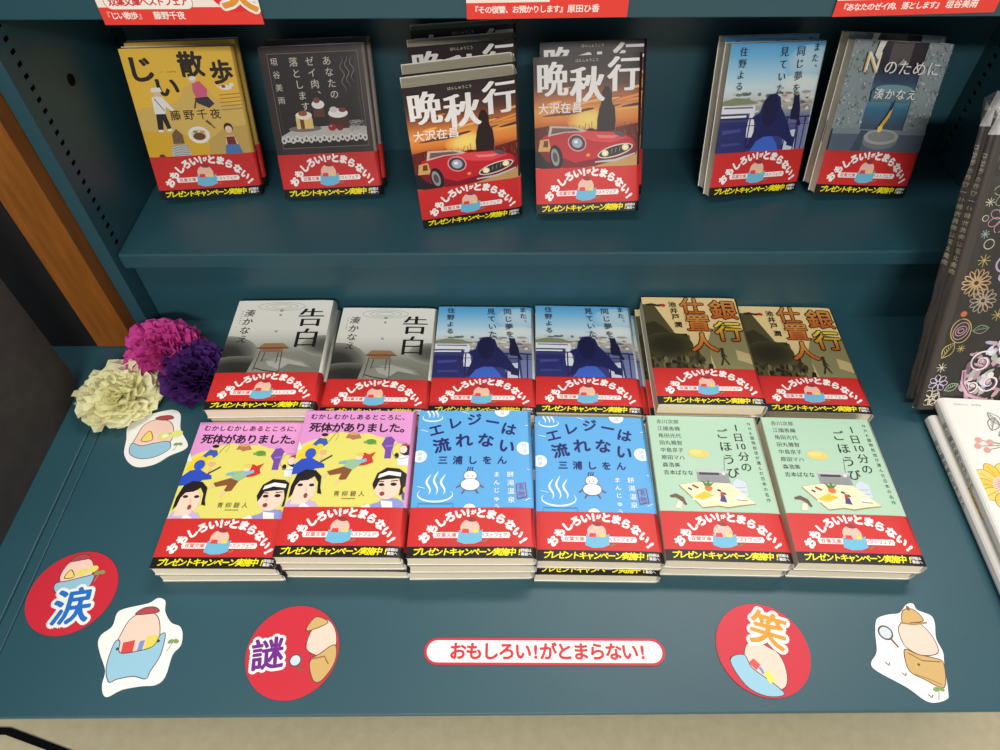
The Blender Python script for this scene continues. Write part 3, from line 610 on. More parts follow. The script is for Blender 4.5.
# front row and back row lying on the deck: kind, x, y, yaw, offsets of the books below, labels from the top down
FOLK, SPA, MINT = 'pink folk tale paperbacks in the front row', 'sky blue hot spring paperbacks in the front row', 'mint green paperbacks in the front row'
DESK, SKYB, BANK = 'grey school desk paperbacks in the back row', 'blue sky paperbacks lying in the back row', 'beige paperbacks with orange lettering'
STACKS = [
 ('folk', -.2356, .2403, -.52, [(.0015, .0005, .6)], FOLK, ['pink and yellow folk tale paperback on top of the lower leftmost stack', 'bottom paperback of the lower leftmost pink folk tale stack, under its twin']),
 ('folk', -.1316, .2433, -.64, [(.0012, .001, .3), (.0028, 0, -.2)], FOLK, ['pink and yellow folk tale paperback on top of the second, taller front stack', 'middle paperback of the three in the taller pink folk tale stack', 'bottom paperback of the three in the taller pink folk tale stack']),
 ('spa', -.0226, .2404, -.34, [(.0008, 0, .1), (-.0012, .0006, .5)], SPA, ['light blue hot spring paperback on top, beside the pink folk tale stack', 'middle paperback of the left light blue hot spring stack of three', 'bottom paperback of the left light blue hot spring stack of three']),
 ('spa', .0839, .2431, -1.58, [(-.0015, -.0052, .4)], SPA, ['light blue hot spring paperback on top, beside the mint green stack', 'lower light blue hot spring paperback jutting forward under its twin, black hem showing']),
 ('mint', .1904, .2416, -1.97, [(-.001, .001, .5)], MINT, ['mint green paperback with radio picture on top, beside the light blue stack', 'lower mint green paperback in the stack beside the light blue books']),
 ('mint', .2989, .2386, -2.12, [(-.0015, .0012, .3)], MINT, ['mint green paperback with radio picture on top of the front row\'s rightmost stack', 'lower mint green paperback at the bottom of the front row\'s rightmost stack']),
 ('desk', -.2273, .3925, .37, [(.001, .0005, -.5), (.002, 0, .3)], DESK, ['grey paperback with a lone school desk, on the taller stack near the paper flowers', 'middle grey school desk paperback in the stack near the paper flowers', 'bottom grey school desk paperback in the stack near the paper flowers']),
 ('desk', -.1212, .3945, -1.19, [(.0006, .0004, .3)], DESK, ['grey paperback with a lone school desk, beside the blue sky paperback', 'lower grey school desk paperback in the stack beside the blue sky paperback']),
 ('sky', -.0154, .3965, -1.10, [(.0004, .0006, .4)], SKYB, ['blue sky paperback with girl and cat lying beside the grey desk paperback', 'lower blue sky paperback under its twin beside the grey desk paperback']),
 ('sky', .0893, .3965, -2.07, [(.0095, .001, .5)], SKYB, ['blue sky paperback with girl and cat lying beside the beige paperback with orange lettering', 'lower blue sky paperback shifted out towards the beige stack, its spine showing']),
 ('bank', .2065, .3975, -1.61, [(-.0035, .001, .3)], BANK, ['beige paperback with orange lettering on the taller stack beside the blue sky paperback', 'lower beige paperback with orange lettering, under its twin beside the blue sky books']),
 ('bank', .3181, .4020, -2.16, [], BANK, ['single beige paperback with orange lettering lying at the back row\'s right end']),
]
for kind, x, y, yaw, below, grp, labels in STACKS:
    n = len(below) + 1; t = T[kind] + GAP
    book(kind, labels[0], grp, flat(x, y, (n - 1) * t + 0.0006, yaw))
    for i, (dx, dy, dr) in enumerate(below): book(kind, labels[i + 1], grp, flat(x + dx, y + dy, (n - 2 - i) * t + 0.0006, yaw + dr))

# books standing on the raised shelf, leaning back
def stand(kind, x, y, z, yaw, lean, tilt, back=0, dx=0.0, dn=0.0):
    R = Matrix.Rotation(rad(yaw), 4, 'Z') @ Matrix.Rotation(PI / 2 - rad(lean), 4, 'X') @ Matrix.Rotation(rad(tilt), 4, 'Z')
    t = T[kind] + GAP
    return Matrix.Translation((x, y, Z0 + z)) @ R @ Matrix.Translation((dx, back * t * math.tan(rad(lean)) + 0.0008, -T[kind] - back * t - dn))
SUN = 'sunset and red car paperbacks on the raised shelf'
book('walk', 'yellow paperback with elderly walkers leaning at the shelf\'s left end, in front', 'yellow walking paperbacks', stand('walk', -.3088, .6272, .1147, 10.5, 14.0, -3.1))
book('walk', 'yellow paperback standing hidden behind its twin at the shelf\'s left end', 'yellow walking paperbacks', stand('walk', -.3088, .6272, .1147, 10.5, 14.0, -2.6, 1, .004))
book('cake', 'black paperback with cakes on a lace cloth leaning on the shelf, in front', 'black cake paperbacks', stand('cake', -.1772, .6262, .1148, 1.4, 21.2, 1.5))
book('cake', 'black cake paperback standing behind its twin, only its edge showing', 'black cake paperbacks', stand('cake', -.1772, .6262, .1148, 1.4, 21.2, 1.2, 1, .003))
book('sunset', 'thick sunset and red car paperback standing upright, frontmost of its row of four', SUN, stand('sunset', -.0250, .5852, .1124, 8.6, 2.7, 2.5))
book('sunset', 'thick sunset paperback second of the row of four, flush against the frontmost', SUN, stand('sunset', -.0250, .5852, .1126, 8.6, 2.7, 2.3, 1, .002))
book('sunset', 'thick sunset paperback third of the row of four, its top page edge showing', SUN, stand('sunset', -.0262, .6415, .1165, 6.5, 7.5, 1.6))
book('sunset', 'thick sunset paperback rearmost of the row of four, below the middle red card', SUN, stand('sunset', -.0266, .6690, .1175, 5.5, 10.0, 1.2))
book('sunset', 'sunset and red car paperback leaning far back, front of a pair', SUN, stand('sunset', .0939, .5849, .1231, -3.2, 27.6, 3.8))
book('sunset', 'sunset and red car paperback behind, rear of the pair leaning far back', SUN, stand('sunset', .0939, .5849, .1245, -3.2, 27.6, 3.2, 1, .0055))
book('sky', 'blue sky paperback standing on the raised shelf, front of its pair', 'blue sky paperbacks standing on the raised shelf', stand('sky', .2779, .6250, .1167, 13.0, 18.5, -4.0))
book('sky', 'blue sky paperback standing behind its twin on the raised shelf, pages showing', 'blue sky paperbacks standing on the raised shelf', stand('sky', .2779, .6250, .1170, 13.0, 18.5, -4.0, 1, .0))
book('window', 'blue grey paperback with stone window standing at the shelf\'s right end, in front', 'blue grey window paperbacks', stand('window', .3924, .6210, .1181, 5.2, 20.4, -4.8))
book('window', 'blue grey window paperback standing behind its twin, only its page edge showing', 'blue grey window paperbacks', stand('window', .3924, .6210, .1186, 5.2, 20.4, -4.8, 1, .0))

# ------------------------------------------------------------------ the display unit
unit = tag(empty('display_shelf', (0, .55, 0)), 'dark teal painted steel display shelf with a low deck and raised shelf', 'shelf')
UY = -.55
def part(name, bm, mat, smooth=False):
    for v in bm.verts: v.co.y += UY
    return obj(name, bm, mat, unit, smooth)
def deck_box(x0, x1, top, bev):
    bm = bmesh.new(); add_box(bm, x0, x1, .1345, .560, top - .0045, top, bev); add_box(bm, x0, x1, .185, .560, top - .024, top - .0046)
    return bm
part('deck', deck_box(-.3985, .72, Z0, .0012), M_STEEL)
part('deck_joint', deck_box(-.4096, -.3992, Z0 - .0006, .0008), M_STEEL)
part('deck', deck_box(-.78, -.4103, Z0, .0012), M_STEEL)
bm = bmesh.new(); add_box(bm, -.78, .72, .38, .74, 0.0, Z0 - .0245); part('base_plinth', bm, M_STEEL)
bm = bmesh.new(); add_box(bm, -.3845, .5185, .5535, .568, Z0 - .02, Z0 + .0895, .0008); part('riser_panel', bm, M_STEEL)
bm = bmesh.new(); add_box(bm, -.3845, .5185, .5382, .728, Z0 + .0905, Z0 + .109, .0018); part('shelf_board', bm, M_STEEL)
bm = bmesh.new(); add_box(bm, -.3845, .5185, .5395, .728, Z0 + .3362, Z0 + .378, .0010); part('top_shelf_board', bm, M_STEEL)
bm = bmesh.new(); add_box(bm, -.42, .56, .728, .736, Z0 - .02, Z0 + .62); part('back_panel', bm, M_STEEL)
def upright(xi, xo, name):
    """hollow steel post: the inner face (x = xi) is pierced by two columns of shelf slots"""
    bm = bmesh.new(); yA, yB = .530, .7275; za, zb = Z0 - .0, Z0 + .60
    s = 1 if xo > xi else -1
    cols = [(.5460, .5525), (.7040, .7105)]
    ys = [yA, cols[0][0], cols[0][1], cols[1][0], cols[1][1], yB]
    def quad(x, y0, y1, z0, z1):
        vs = [bm.verts.new(p) for p in ((x, y0, z0), (x, y1, z0), (x, y1, z1), (x, y0, z1))]
        bm.faces.new(vs if s > 0 else vs[::-1])
    for i in range(5):
        if i in (1, 3):
            z = za
            zz = Z0 + .1158
            while zz < zb - .02:
                quad(xi, ys[i], ys[i + 1], z, zz); z = zz + .0034; zz += .01005
            quad(xi, ys[i], ys[i + 1], z, zb)
        else: quad(xi, ys[i], ys[i + 1], za, zb)
    # outer shell
    def f(*p): bm.faces.new([bm.verts.new(q) for q in p])
    f((xi, yA, za), (xi, yA, zb), (xo, yA, zb), (xo, yA, za)); f((xo, yA, za), (xo, yA, zb), (xo, yB, zb), (xo, yB, za))
    f((xi, yB, za), (xi, yB, zb), (xo, yB, zb), (xo, yB, za)); f((xi, yA, zb), (xi, yB, zb), (xo, yB, zb), (xo, yA, zb))
    bmesh.ops.recalc_face_normals(bm, faces=bm.faces[:])
    return part(name, bm, M_STEEL)
upright(-.3850, -.3990, 'upright'); upright(.5190, .5510, 'upright')
bm = bmesh.new(); bmesh.ops.create_cone(bm, cap_ends=True, segments=24, radius1=.0052, radius2=.0052, depth=.0012, matrix=Matrix.Translation((-.3848, .604, Z0 + .258)) @ Matrix.Rotation(PI / 2, 4, 'Y'))
part('hole_shade_disc', bm, M_DARK)  # flat dark disc, paints the shade of an open round hole
bm = bmesh.new(); add_box(bm, -.3985, -.3853, .5325, .7270, Z0 + .001, Z0 + .597); part('slot_shade_fill', bm, M_DARK)  # dark fill added inside the hollow post, paints the shade behind its slots
for ob in list(unit.children):
    if ob.name.startswith('slot_shade_fill'):
        for v in ob.data.vertices:
            if v.co.x > -.39: v.co.x -= .003

# neighbours at the left end
bm = bmesh.new(); add_box(bm, -.4430, -.4000, .5121, .72, Z0 + .0004, Z0 + .62, .0012)
tag(obj('wooden_end_panel', bm, M_WOOD), 'orange brown wooden end panel standing beside the teal shelf post', 'panel')
bm = bmesh.new(); add_box(bm, -.520, -.4445, .5135, .72, Z0 + .0004, Z0 + .62, .0012)
tag(obj('black_end_panel', bm, M_BLACK), 'flat black upright panel beside the orange brown wooden one', 'panel')
def rounded_panel():
    bm = bmesh.new(); pts = [(.05, .0005), (.430, .0005)]
    for k in range(9): a = -PI / 2 + PI / 2 * k / 8; pts.append((.432 + .026 * math.cos(a), .0265 + .026 * math.sin(a)))
    pts += [(.456, .34), (.05, .34)]
    L = [bm.verts.new((-.4405, p[0], Z0 + p[1])) for p in pts]; R = [bm.verts.new((-.462, p[0], Z0 + p[1])) for p in pts]
    bm.faces.new(L); bm.faces.new(R[::-1]); n = len(pts)
    for i in range(n): bm.faces.new((L[i], R[i], R[(i + 1) % n], L[(i + 1) % n]))
    bmesh.ops.recalc_face_normals(bm, faces=bm.faces[:])
    return bm
tag(obj('charcoal_divider', rounded_panel(), M_CHAR), 'dark charcoal divider with rounded corner at the deck\'s left edge', 'divider')

# floor with a dark seam
bm = bmesh.new(); add_box(bm, -2.5, 2.5, -2.5, 2.5, -.05, 0)
tag(obj('floor', bm, M_FLOOR), kind='structure')
bm = bmesh.new(); add_prism(bm, [(-1.1, .2560), (-.724, .2535), (-.60, .2160), (-.42, .1600), (-.42, .1500), (-.60, .2060), (-.728, .2440), (-1.1, .2465)], .0003, .002)
tag(obj('trim_1', bm, M_DARK), kind='structure')

# ------------------------------------------------------------------ stickers on the deck
def smooth_loop(pts, n=4):
    out = []; m = len(pts)
    for i in range(m):
        p0, p1, p2, p3 = (pts[(i + k - 1) % m] for k in range(4))
        for j in range(n):
            t = j / n
            out.append(tuple(0.5 * ((2 * p1[a]) + (p2[a] - p0[a]) * t + (2 * p0[a] - 5 * p1[a] + 4 * p2[a] - p3[a]) * t * t + (3 * p1[a] - p0[a] - 3 * p2[a] + p3[a]) * t ** 3) for a in (0, 1)))
    return out
def sticker(name, outline, canvas, x, y, label, cat, group=None, edge=WHITE, clip=None, rz=0):
    bm = bmesh.new(); add_prism(bm, [(a * MM, b * MM) for a, b in outline], 0.0, .0004); paint(bm, bm.faces, edge)
    merge(bm, lay_print(canvas, 0, 0, lambda q: .0004, (), clip, 0.02, 0.01))
    o = obj(name, bm, M_CARD); o.location = (x, y, Z0 + .0003); o.rotation_euler = (0, 0, rad(rz))
    return tag(o, label, cat, group)
def circle(r, n=56): return [(r * math.cos(2 * PI * i / n), r * math.sin(2 * PI * i / n)) for i in range(n)]
def patch(c, pts, col, ol=(92, 66, 64), w=0.7):
    p = smooth_loop(pts); c.poly(p, col); c.line(p, w, ol, closed=True)
PEACH, BLUE, CAP, OCH = (244, 206, 188), (150, 196, 216), (176, 70, 78), (206, 170, 106)
SRED = (202, 42, 58)
def lens(c, x, y, r, a):
    c.line([(x + r * math.cos(rad(a)), y + r * math.sin(rad(a))), (x + 2.2 * r * math.cos(rad(a)), y + 2.2 * r * math.sin(rad(a)))], 1.6, (120, 90, 70)); c.ellipse(x, y, r, r, (84, 80, 84)); c.ellipse(x, y, r * 0.78, r * 0.78, (206, 216, 222))
def clover(c, x, y):
    g = (130, 156, 96); c.line([(x, y), (x - 3, y - 7)], 0.6, g); c.ellipse(x - 2, y + 0.6, 2.4, 1.7, g, 20); c.ellipse(x + 2.2, y + 0.8, 2.4, 1.7, g, -20)
def big_kanji(c, ch, x, y, size, col, rot):
    p = [(ch, x, y, size, rot, 1.0)]; c.chars(p, WHITE, bold=0.11); c.chars(p, col, bold=0.028)
# die-cut: reading glasses and cloth (tear story)
o1 = [(-32.7, 14), (-23.6, 26), (-4, 33.5), (7.8, 35), (15.8, 28.8), (21.1, 10.8), (33.3, -6.7), (31.8, -13.7), (19.8, -20.6), (8.8, -30.1), (-6.2, -33.6), (-17.1, -28.6), (-25.6, -17.5), (-29.1, -.5)]
c = Canvas()
patch(c, [(-20, 2), (-17, 16), (-6, 23), (8, 20), (15, 8), (14, -8), (-4, -16), (-20, -10)], PEACH); patch(c, [(-8, 24), (-4, 27), (6, 28), (10, 24), (0, 22)], CAP)
patch(c, [(-22, -6), (-12, -9), (0, -6), (14, -4), (17, -13), (6, -22), (-8, -24), (-20, -18)], BLUE)
patch(c, [(-14, -3), (-9, 9), (-3, -2)], (240, 216, 110)); c.line([(2, 4), (25, 8)], 0.8, (150, 140, 70)); c.ellipse(7, 2, 6, 4.4, (222, 222, 110), 10); c.ellipse(19, 5, 6, 4.4, (226, 228, 130), 10); c.ellipse(8, 2.6, 3.4, 2.4, (240, 242, 190), 10)
clover(c, 24, -8)
st1 = sticker('cutout_sticker', smooth_loop(o1), c, -.3394, .3889, 'white die-cut sticker with yellow glasses lying in front of the cream flower', 'sticker', 'die-cut stickers')
# round 涙
c = Canvas(); c.ellipse(0, 0, 36.4, 36.4, SRED, n=56)
patch(c, [(-14, 15), (-10, 27), (0, 31), (10, 27), (13, 15), (6, 8), (-8, 8)], PEACH); patch(c, [(-8, 29), (-4, 34), (4, 34), (8, 30), (0, 29)], CAP)
patch(c, [(-16, 10), (-6, 11), (8, 13), (15, 13), (12, 2), (0, -1), (-14, 2)], BLUE); c.ellipse(4, 17, 5, 3.2, (230, 220, 110), 10); c.ellipse(13, 19, 4, 3, (230, 220, 110), 10); patch(c, [(-10, 14), (-6, 21), (-2, 14)], (240, 216, 110)); clover(c, 19, 14)
big_kanji(c, '涙', 3, -13, 32, (34, 112, 196), 0)
sticker('round_sticker', circle(36.6), c, -.3601, .2317, 'round red sticker with a blue kanji at the deck\'s left edge', 'sticker', 'round red stickers', SRED, rz=8)
# die-cut: books in a blue pocket
o2 = [(-33.3, 1.9), (-32.8, 8.5), (-26.5, 15.3), (-26.4, 26.2), (-19.9, 30.2), (-3.2, 34.1), (3.4, 38.6), (10.2, 36.1), (13, 26.9), (20.7, 17.9), (28.4, 14.9), (32.5, 9.1), (33.9, -.5), (29.5, -7.9), (28.8, -24.3), (23.3, -30.4), (12.4, -31.3), (-1.6, -33.8), (-10.8, -38.9), (-15.4, -36.3), (-18.4, -29.3), (-19.7, -19.5), (-27.9, -7.5)]
c = Canvas()
patch(c, [(-17, -4), (-17, 10), (-13, 22), (-2, 27), (8, 23), (14, 10), (15, -4), (0, -10)], PEACH); patch(c, [(-11, 25), (-6, 30), (3, 31), (8, 27), (-2, 25)], CAP)
c.poly([(-12, -8), (-13, 2), (-4, 4), (-3, -6)], (212, 74, 70)); c.poly([(0, -6), (0, 3), (4, 4), (4, -6)], (120, 150, 200)); c.poly([(5, -4), (4.6, 7), (14, 8), (14, -3)], (226, 210, 90))
patch(c, [(-20, 2), (-16, 3), (-13, -6), (0, -5), (12, -1), (15, 8), (19, 8), (20, -8), (16, -20), (14, -26), (4, -24), (-8, -26), (-14, -28), (-20, -16)], BLUE); c.ellipse(-16, -3, 1.2, 1.2, (60, 70, 84)); c.ellipse(15, 3, 1.2, 1.2, (60, 70, 84))
clover(c, 27, 2)
st2 = sticker('cutout_sticker', smooth_loop(o2), c, -.2895, .1876, 'white die-cut sticker with books in a blue pocket, beside the round blue kanji sticker', 'sticker', 'die-cut stickers')
# round 謎
c = Canvas(); c.ellipse(0, 0, 36.7, 36.7, SRED, n=56)
patch(c, [(10, 4), (13, 18), (22, 26), (31, 18), (34, 4), (28, -4), (16, -2)], PEACH); patch(c, [(8, 16), (13, 27), (21, 26), (24, 22)], OCH)
patch(c, [(15, -8), (22, -2), (33, 5), (35, -8), (27, -22), (20, -22)], OCH); c.line([(16, -6), (26, -4), (30, -10)], 1.2, (150, 112, 60)); lens(c, 3.5, -7, 5, -54)
big_kanji(c, '謎', -19.5, -2, 26, (112, 36, 136), 8)
sticker('round_sticker', circle(36.8), c, -.1650, .1818, 'round red sticker with a purple kanji and small magnifying glass', 'sticker', 'round red stickers', SRED)
# round 笑
c = Canvas(); c.ellipse(0, 0, 36.8, 36.8, SRED, n=56)
patch(c, [(-16, -10), (-12, 4), (0, 6), (12, -4), (14, -20), (8, -30), (-8, -28)], PEACH); patch(c, [(0, 6), (8, 10), (13, 5), (10, -1)], CAP)
patch(c, [(-28, -8), (-16, -4), (-12, -14), (2, -26), (8, -34), (-6, -35), (-20, -27)], BLUE); c.poly([(-14, -10), (-9, -7), (-5, -12), (-9, -16)], (222, 84, 76)); c.poly([(-4, -18), (0, -16), (4, -24), (-1, -26)], (236, 220, 90)); c.poly([(-7, -14), (-5, -13), (-3, -18), (-5, -19)], (110, 150, 200))
big_kanji(c, '笑', 8, 15, 30, (226, 150, 40), -18)
sticker('round_sticker', circle(36.8), c, .2102, .1809, 'round red sticker with an orange kanji right of the long white slogan sticker', 'sticker', 'round red stickers', SRED)
# die-cut: detective cape and magnifying glass
o3 = [(-6.3, 25.2), (.8, 26.3), (9, 33.1), (14.9, 33.7), (16.2, 28.5), (25.5, 23.9), (26.1, 17.2), (22.2, 5.3), (23.2, -5.3), (20.7, -13.6), (14.5, -35.6), (11.4, -40.4), (2.1, -42.8), (-5.5, -41.2), (-16.1, -31.5), (-34.7, -19.4), (-36.8, -13.2), (-29.5, -5), (-25.2, 9.9), (-20.2, 20.9), (-12.3, 24.2)]
c = Canvas()
patch(c, [(-6, 2), (-5, 14), (4, 20), (14, 17), (20, 6), (19, -6), (6, -8), (-2, -4)], PEACH); patch(c, [(0, 18), (4, 28), (13, 29), (18, 20), (8, 18)], OCH); c.line([(-2, 18), (8, 16.6), (20, 18)], 1.6, (170, 132, 70)); c.ellipse(9, 30, 1.4, 2.2, (130, 96, 56))
patch(c, [(-9, -10), (-6, -3), (2, -7), (14, -10), (20, -14), (13, -32), (0, -26), (-9, -20)], OCH); c.line([(-5, -6), (4, -12), (18, -13)], 0.9, (140, 104, 56)); c.line([(-6, -22), (4, -26), (12, -30)], 0.6, (150, 112, 60)); c.ellipse(0, -15, 1, 1, (100, 72, 50))
lens(c, -17, 10, 6, -62); clover(c, 8, -34)
for x, y in ((-24, -14), (-14, -22), (0, -38)): c.line([(x - 1.6, y + 1), (x + 0.4, y - 1.4), (x + 1.8, y + 0.8)], 0.9, (110, 84, 76))
st3 = sticker('cutout_sticker', smooth_loop(o3), c, .3298, .1833, 'white die-cut sticker with ochre detective cape, rightmost on the deck', 'sticker', 'die-cut stickers')
# long slogan sticker
def pill(w, h, n=12):
    r = h / 2; return [(w / 2 - r + r * math.cos(a), r * math.sin(a)) for a in [-PI / 2 + PI * k / n for k in range(n + 1)]] + [(-w / 2 + r + r * math.cos(a), r * math.sin(a)) for a in [PI / 2 + PI * k / n for k in range(n + 1)]]
c = Canvas(); c.poly(pill(192, 21.2), SRED); c.poly(pill(187.6, 17.2), WHITE)
x = -75.5
slog = []
for ch in 'おもしろい!がとまらない!':
    w = 7.0 if ch == '!' else 13.0
    slog.append((ch, x + w / 2, 0, 14.2, 0, 1.0)); x += w
c.chars(slog, (206, 44, 52), bold=0.035)
sticker('slogan_sticker', pill(192, 21.2), c, .0358, .1803, 'long white pill-shaped sticker with red lettering at the front of the deck', 'sticker', None, SRED, rz=-.6)

# ------------------------------------------------------------------ red cards hung on the upper shelf edge
def hung_card(canvas, x0, x1, z0, z1, h, label):
    w = (x1 - x0)
    bm = bmesh.new(); add_box(bm, 0, w, 0, h * MM, -.0006, 0); paint(bm, bm.faces, (226, 62, 54))
    merge(bm, lay_print(canvas, 0, 0, lambda q: 0, (), (0, 0, w * 1000, h), 0.02, 0.012))
    o = obj('hanging_card', bm, M_CARD); o.location = (x0, .5376, Z0 + z0); o.rotation_euler = (PI / 2, 0, 0)
    o.rotation_euler = (Matrix.Rotation(-math.atan2(z1 - z0, w), 4, 'Y') @ Matrix.Rotation(PI / 2, 4, 'X')).to_euler()
    return tag(o, label, 'sign', 'red cards on the upper shelf edge')
cr = (232, 64, 54)
c = Canvas(); c.rect(0, 0, 121, 46, cr); c.rect(0, 12.6, 121, 44, (244, 232, 220))
c.poly([(p[0] + 38.5, p[1] + 16.2) for p in pill(66, 10.6)], (196, 120, 100)); c.poly([(p[0] + 38.5, p[1] + 16.2) for p in pill(65, 9.8)], (246, 240, 230)); c.text('双葉文庫ベストフェア', 12, 16.6, 6.6, (206, 44, 48), 5.9, bold=0.03)
c.ellipse(103, 28, 19, 19, (222, 50, 50)); c.chars([('笑', 107, 23.5, 28, -6, 1)], WHITE, bold=.1); c.chars([('笑', 107, 23.5, 28, -6, 1)], (226, 150, 50), bold=.04)
c.text('『', 4.4, 6.8, 5.8, (250, 240, 232), 5); c.text('じい散歩', 9.8, 6.8, 5.6, (250, 240, 232), 5.0, bold=0.02); c.text('』', 30.4, 6.8, 5.8, (250, 240, 232), 5); c.text('藤野千夜', 42, 6.8, 6.0, (250, 240, 232), 5.9, bold=0.02)
hung_card(c, -.2960, -.1758, .3335, .3335, 45, 'red and white hanging card above the yellow walkers paperback')
def plain_card(title, author, ax):
    c = Canvas(); c.rect(0, 0, 121, 46, cr); c.rect(0, 11.6, 121, 44, (244, 232, 220)); c.rect(62, 11.6, 121, 44, cr)
    c.text(title, 6.2, 6.6, 5.6, (250, 240, 232), 5.1, bold=0.02); c.text(author, ax, 6.6, 6.0, (250, 240, 232), 6.0, bold=0.02)
    return c
hung_card(plain_card('『その復讐、お預かりします』', '原田ひ香', 78.5), -.0219, .0989, .3365, .3378, 45, 'red hanging card above the sunset and red car paperbacks')
hung_card(plain_card('『あなたのゼイ肉、落とします』', '垣谷美雨', 85), .2543, .3754, .3372, .3402, 45, 'red hanging card above the blue grey window paperback')

# ------------------------------------------------------------------ tissue paper flowers
def pompom(name, loc, r, hgt, mat, seed, label, zig, crumple=1.0, broad=1.0):
    rnd = random.Random(seed); bm = bmesh.new()
    for layer in range(9):
        el0 = rad(2 + layer * 9.6); npet = max(5, int((13 - layer) / broad))
        for k in range(npet):
            az = 2 * PI * (k + rnd.uniform(-.3, .3)) / npet + layer * 0.7
            el = el0 + rad(rnd.uniform(-7, 7)); ln = r * rnd.uniform(.84, 1.06) * (1.0 if layer < 4 else 1 - 0.05 * (layer - 3))
            wd = ln * rnd.uniform(.42, .58) * broad; ph = rnd.uniform(0, 6.28); nu_, nv_ = 7, 9
            ux = Vector((math.cos(az) * math.cos(el), math.sin(az) * math.cos(el), math.sin(el) * hgt / r)); side = Vector((-math.sin(az), math.cos(az), 0)); nrm = side.cross(ux).normalized()
            grid = []
            for i in range(nu_):
                u = i / (nu_ - 1); row = []
                for j in range(nv_):
                    v = j / (nv_ - 1) * 2 - 1
                    width = wd * (0.12 + 0.88 * u ** .75); zz = (zig if (j % 2) else -zig) * r if i == nu_ - 1 else 0
                    cr_ = (math.sin(v * 7.5 + ph) * .10 + math.sin(v * 3.1 + ph * 2) * .10 + rnd.uniform(-.035, .035)) * r * u * crumple
                    lenf = ln * u * (1 - .16 * v * v) + zz
                    curl = .16 * r * u * u * (1 if rnd.random() > .0 else 0) * math.sin(ph)
                    row.append(bm.verts.new(ux * lenf + side * (v * width) + nrm * (cr_ + curl)))
                grid.append(row)
            for i in range(nu_ - 1):
                for j in range(nv_ - 1): bm.faces.new((grid[i][j], grid[i + 1][j], grid[i + 1][j + 1], grid[i][j + 1]))
    lo = min(v.co.z for v in bm.verts)
    for v in bm.verts:
        if v.co.z < -0.006: v.co.z = -0.006 - (v.co.z + .006) * 0.15
    root = tag(empty(name, loc), label, 'flower', 'tissue paper flowers at the deck\'s back corner')
    p = obj('tissue_petals', bm, mat, root)
    b2 = bmesh.new(); bmesh.ops.create_icosphere(b2, subdivisions=2, radius=r * .16)
    for v in b2.verts: v.co.z = v.co.z * .8 + hgt * .35
    obj('flower_centre', b2, mat, root)
    return root
M_CREAM = tissue('cream_tissue', (244, 240, 186), (252, 249, 212)); M_MAG = tissue('magenta_tissue', (208, 62, 156), (232, 96, 180)); M_PUR = tissue('purple_tissue', (70, 34, 104), (88, 46, 124))
pompom('paper_flower', (-.3870, .4370, Z0 + .0085), .0415, .026, M_CREAM, 4, 'cream tissue paper flower nearest the die-cut glasses sticker', .035, .62, 1.3)
pompom('paper_flower', (-.3560, .4930, Z0 + .0085), .0420, .044, M_MAG, 9, 'magenta pink tissue paper flower in the corner by the wooden panel', .03)
pompom('paper_flower', (-.3135, .4610, Z0 + .0085), .0380, .036, M_PUR, 15, 'dark purple tissue paper flower next to the grey desk paperbacks', .02)

# ------------------------------------------------------------------ large colouring books at the right
rnd = random.Random(33)
def flower_lines(c, x, y, r, n, col, w=0.7):
    for k in range(n):
        a = 360 * k / n; c.ring(x + .6 * r * math.cos(rad(a)), y + .6 * r * math.sin(rad(a)), .42 * r, .42 * r * 2.4 / max(n * .5, 2), w, col, a, 12)
    c.ring(x, y, .22 * r, .22 * r, w, col, 0, 12)
def leaf_lines(c, x, y, l, a, col):
    ca, sa = math.cos(rad(a)), math.sin(rad(a))
    pts = [(t, .28 * l * math.sin(PI * t / l)) for t in [l * i / 7 for i in range(8)]]; pts += [(t, -b) for t, b in reversed(pts[1:-1])]
    c.line([(x + p * ca - q * sa, y + p * sa + q * ca) for p, q in pts], .7, col, closed=True); c.line([(x, y), (x + l * ca, y + l * sa)], .5, col)
    for i in (2, 3, 4, 5):
        t = l * i / 7; c.line([(x + t * ca, y + t * sa), (x + (t + .1 * l) * ca - .16 * l * sa, y + (t + .1 * l) * sa + .16 * l * ca)], .4, col)
def spark(c, x, y, r, col):
    for k in range(4): a = rad(45 * k); c.line([(x - r * math.cos(a), y - r * math.sin(a)), (x + r * math.cos(a), y + r * math.sin(a))], .6, col)
def spiral(c, x, y, r, col, a0=0, w=1.0, turns=1.6):
    c.line([(x + r * (1 - t / 26) * math.cos(rad(a0) + turns * 2 * PI * t / 24), y + r * (1 - t / 26) * math.sin(rad(a0) + turns * 2 * PI * t / 24)) for t in range(25)], w, col)
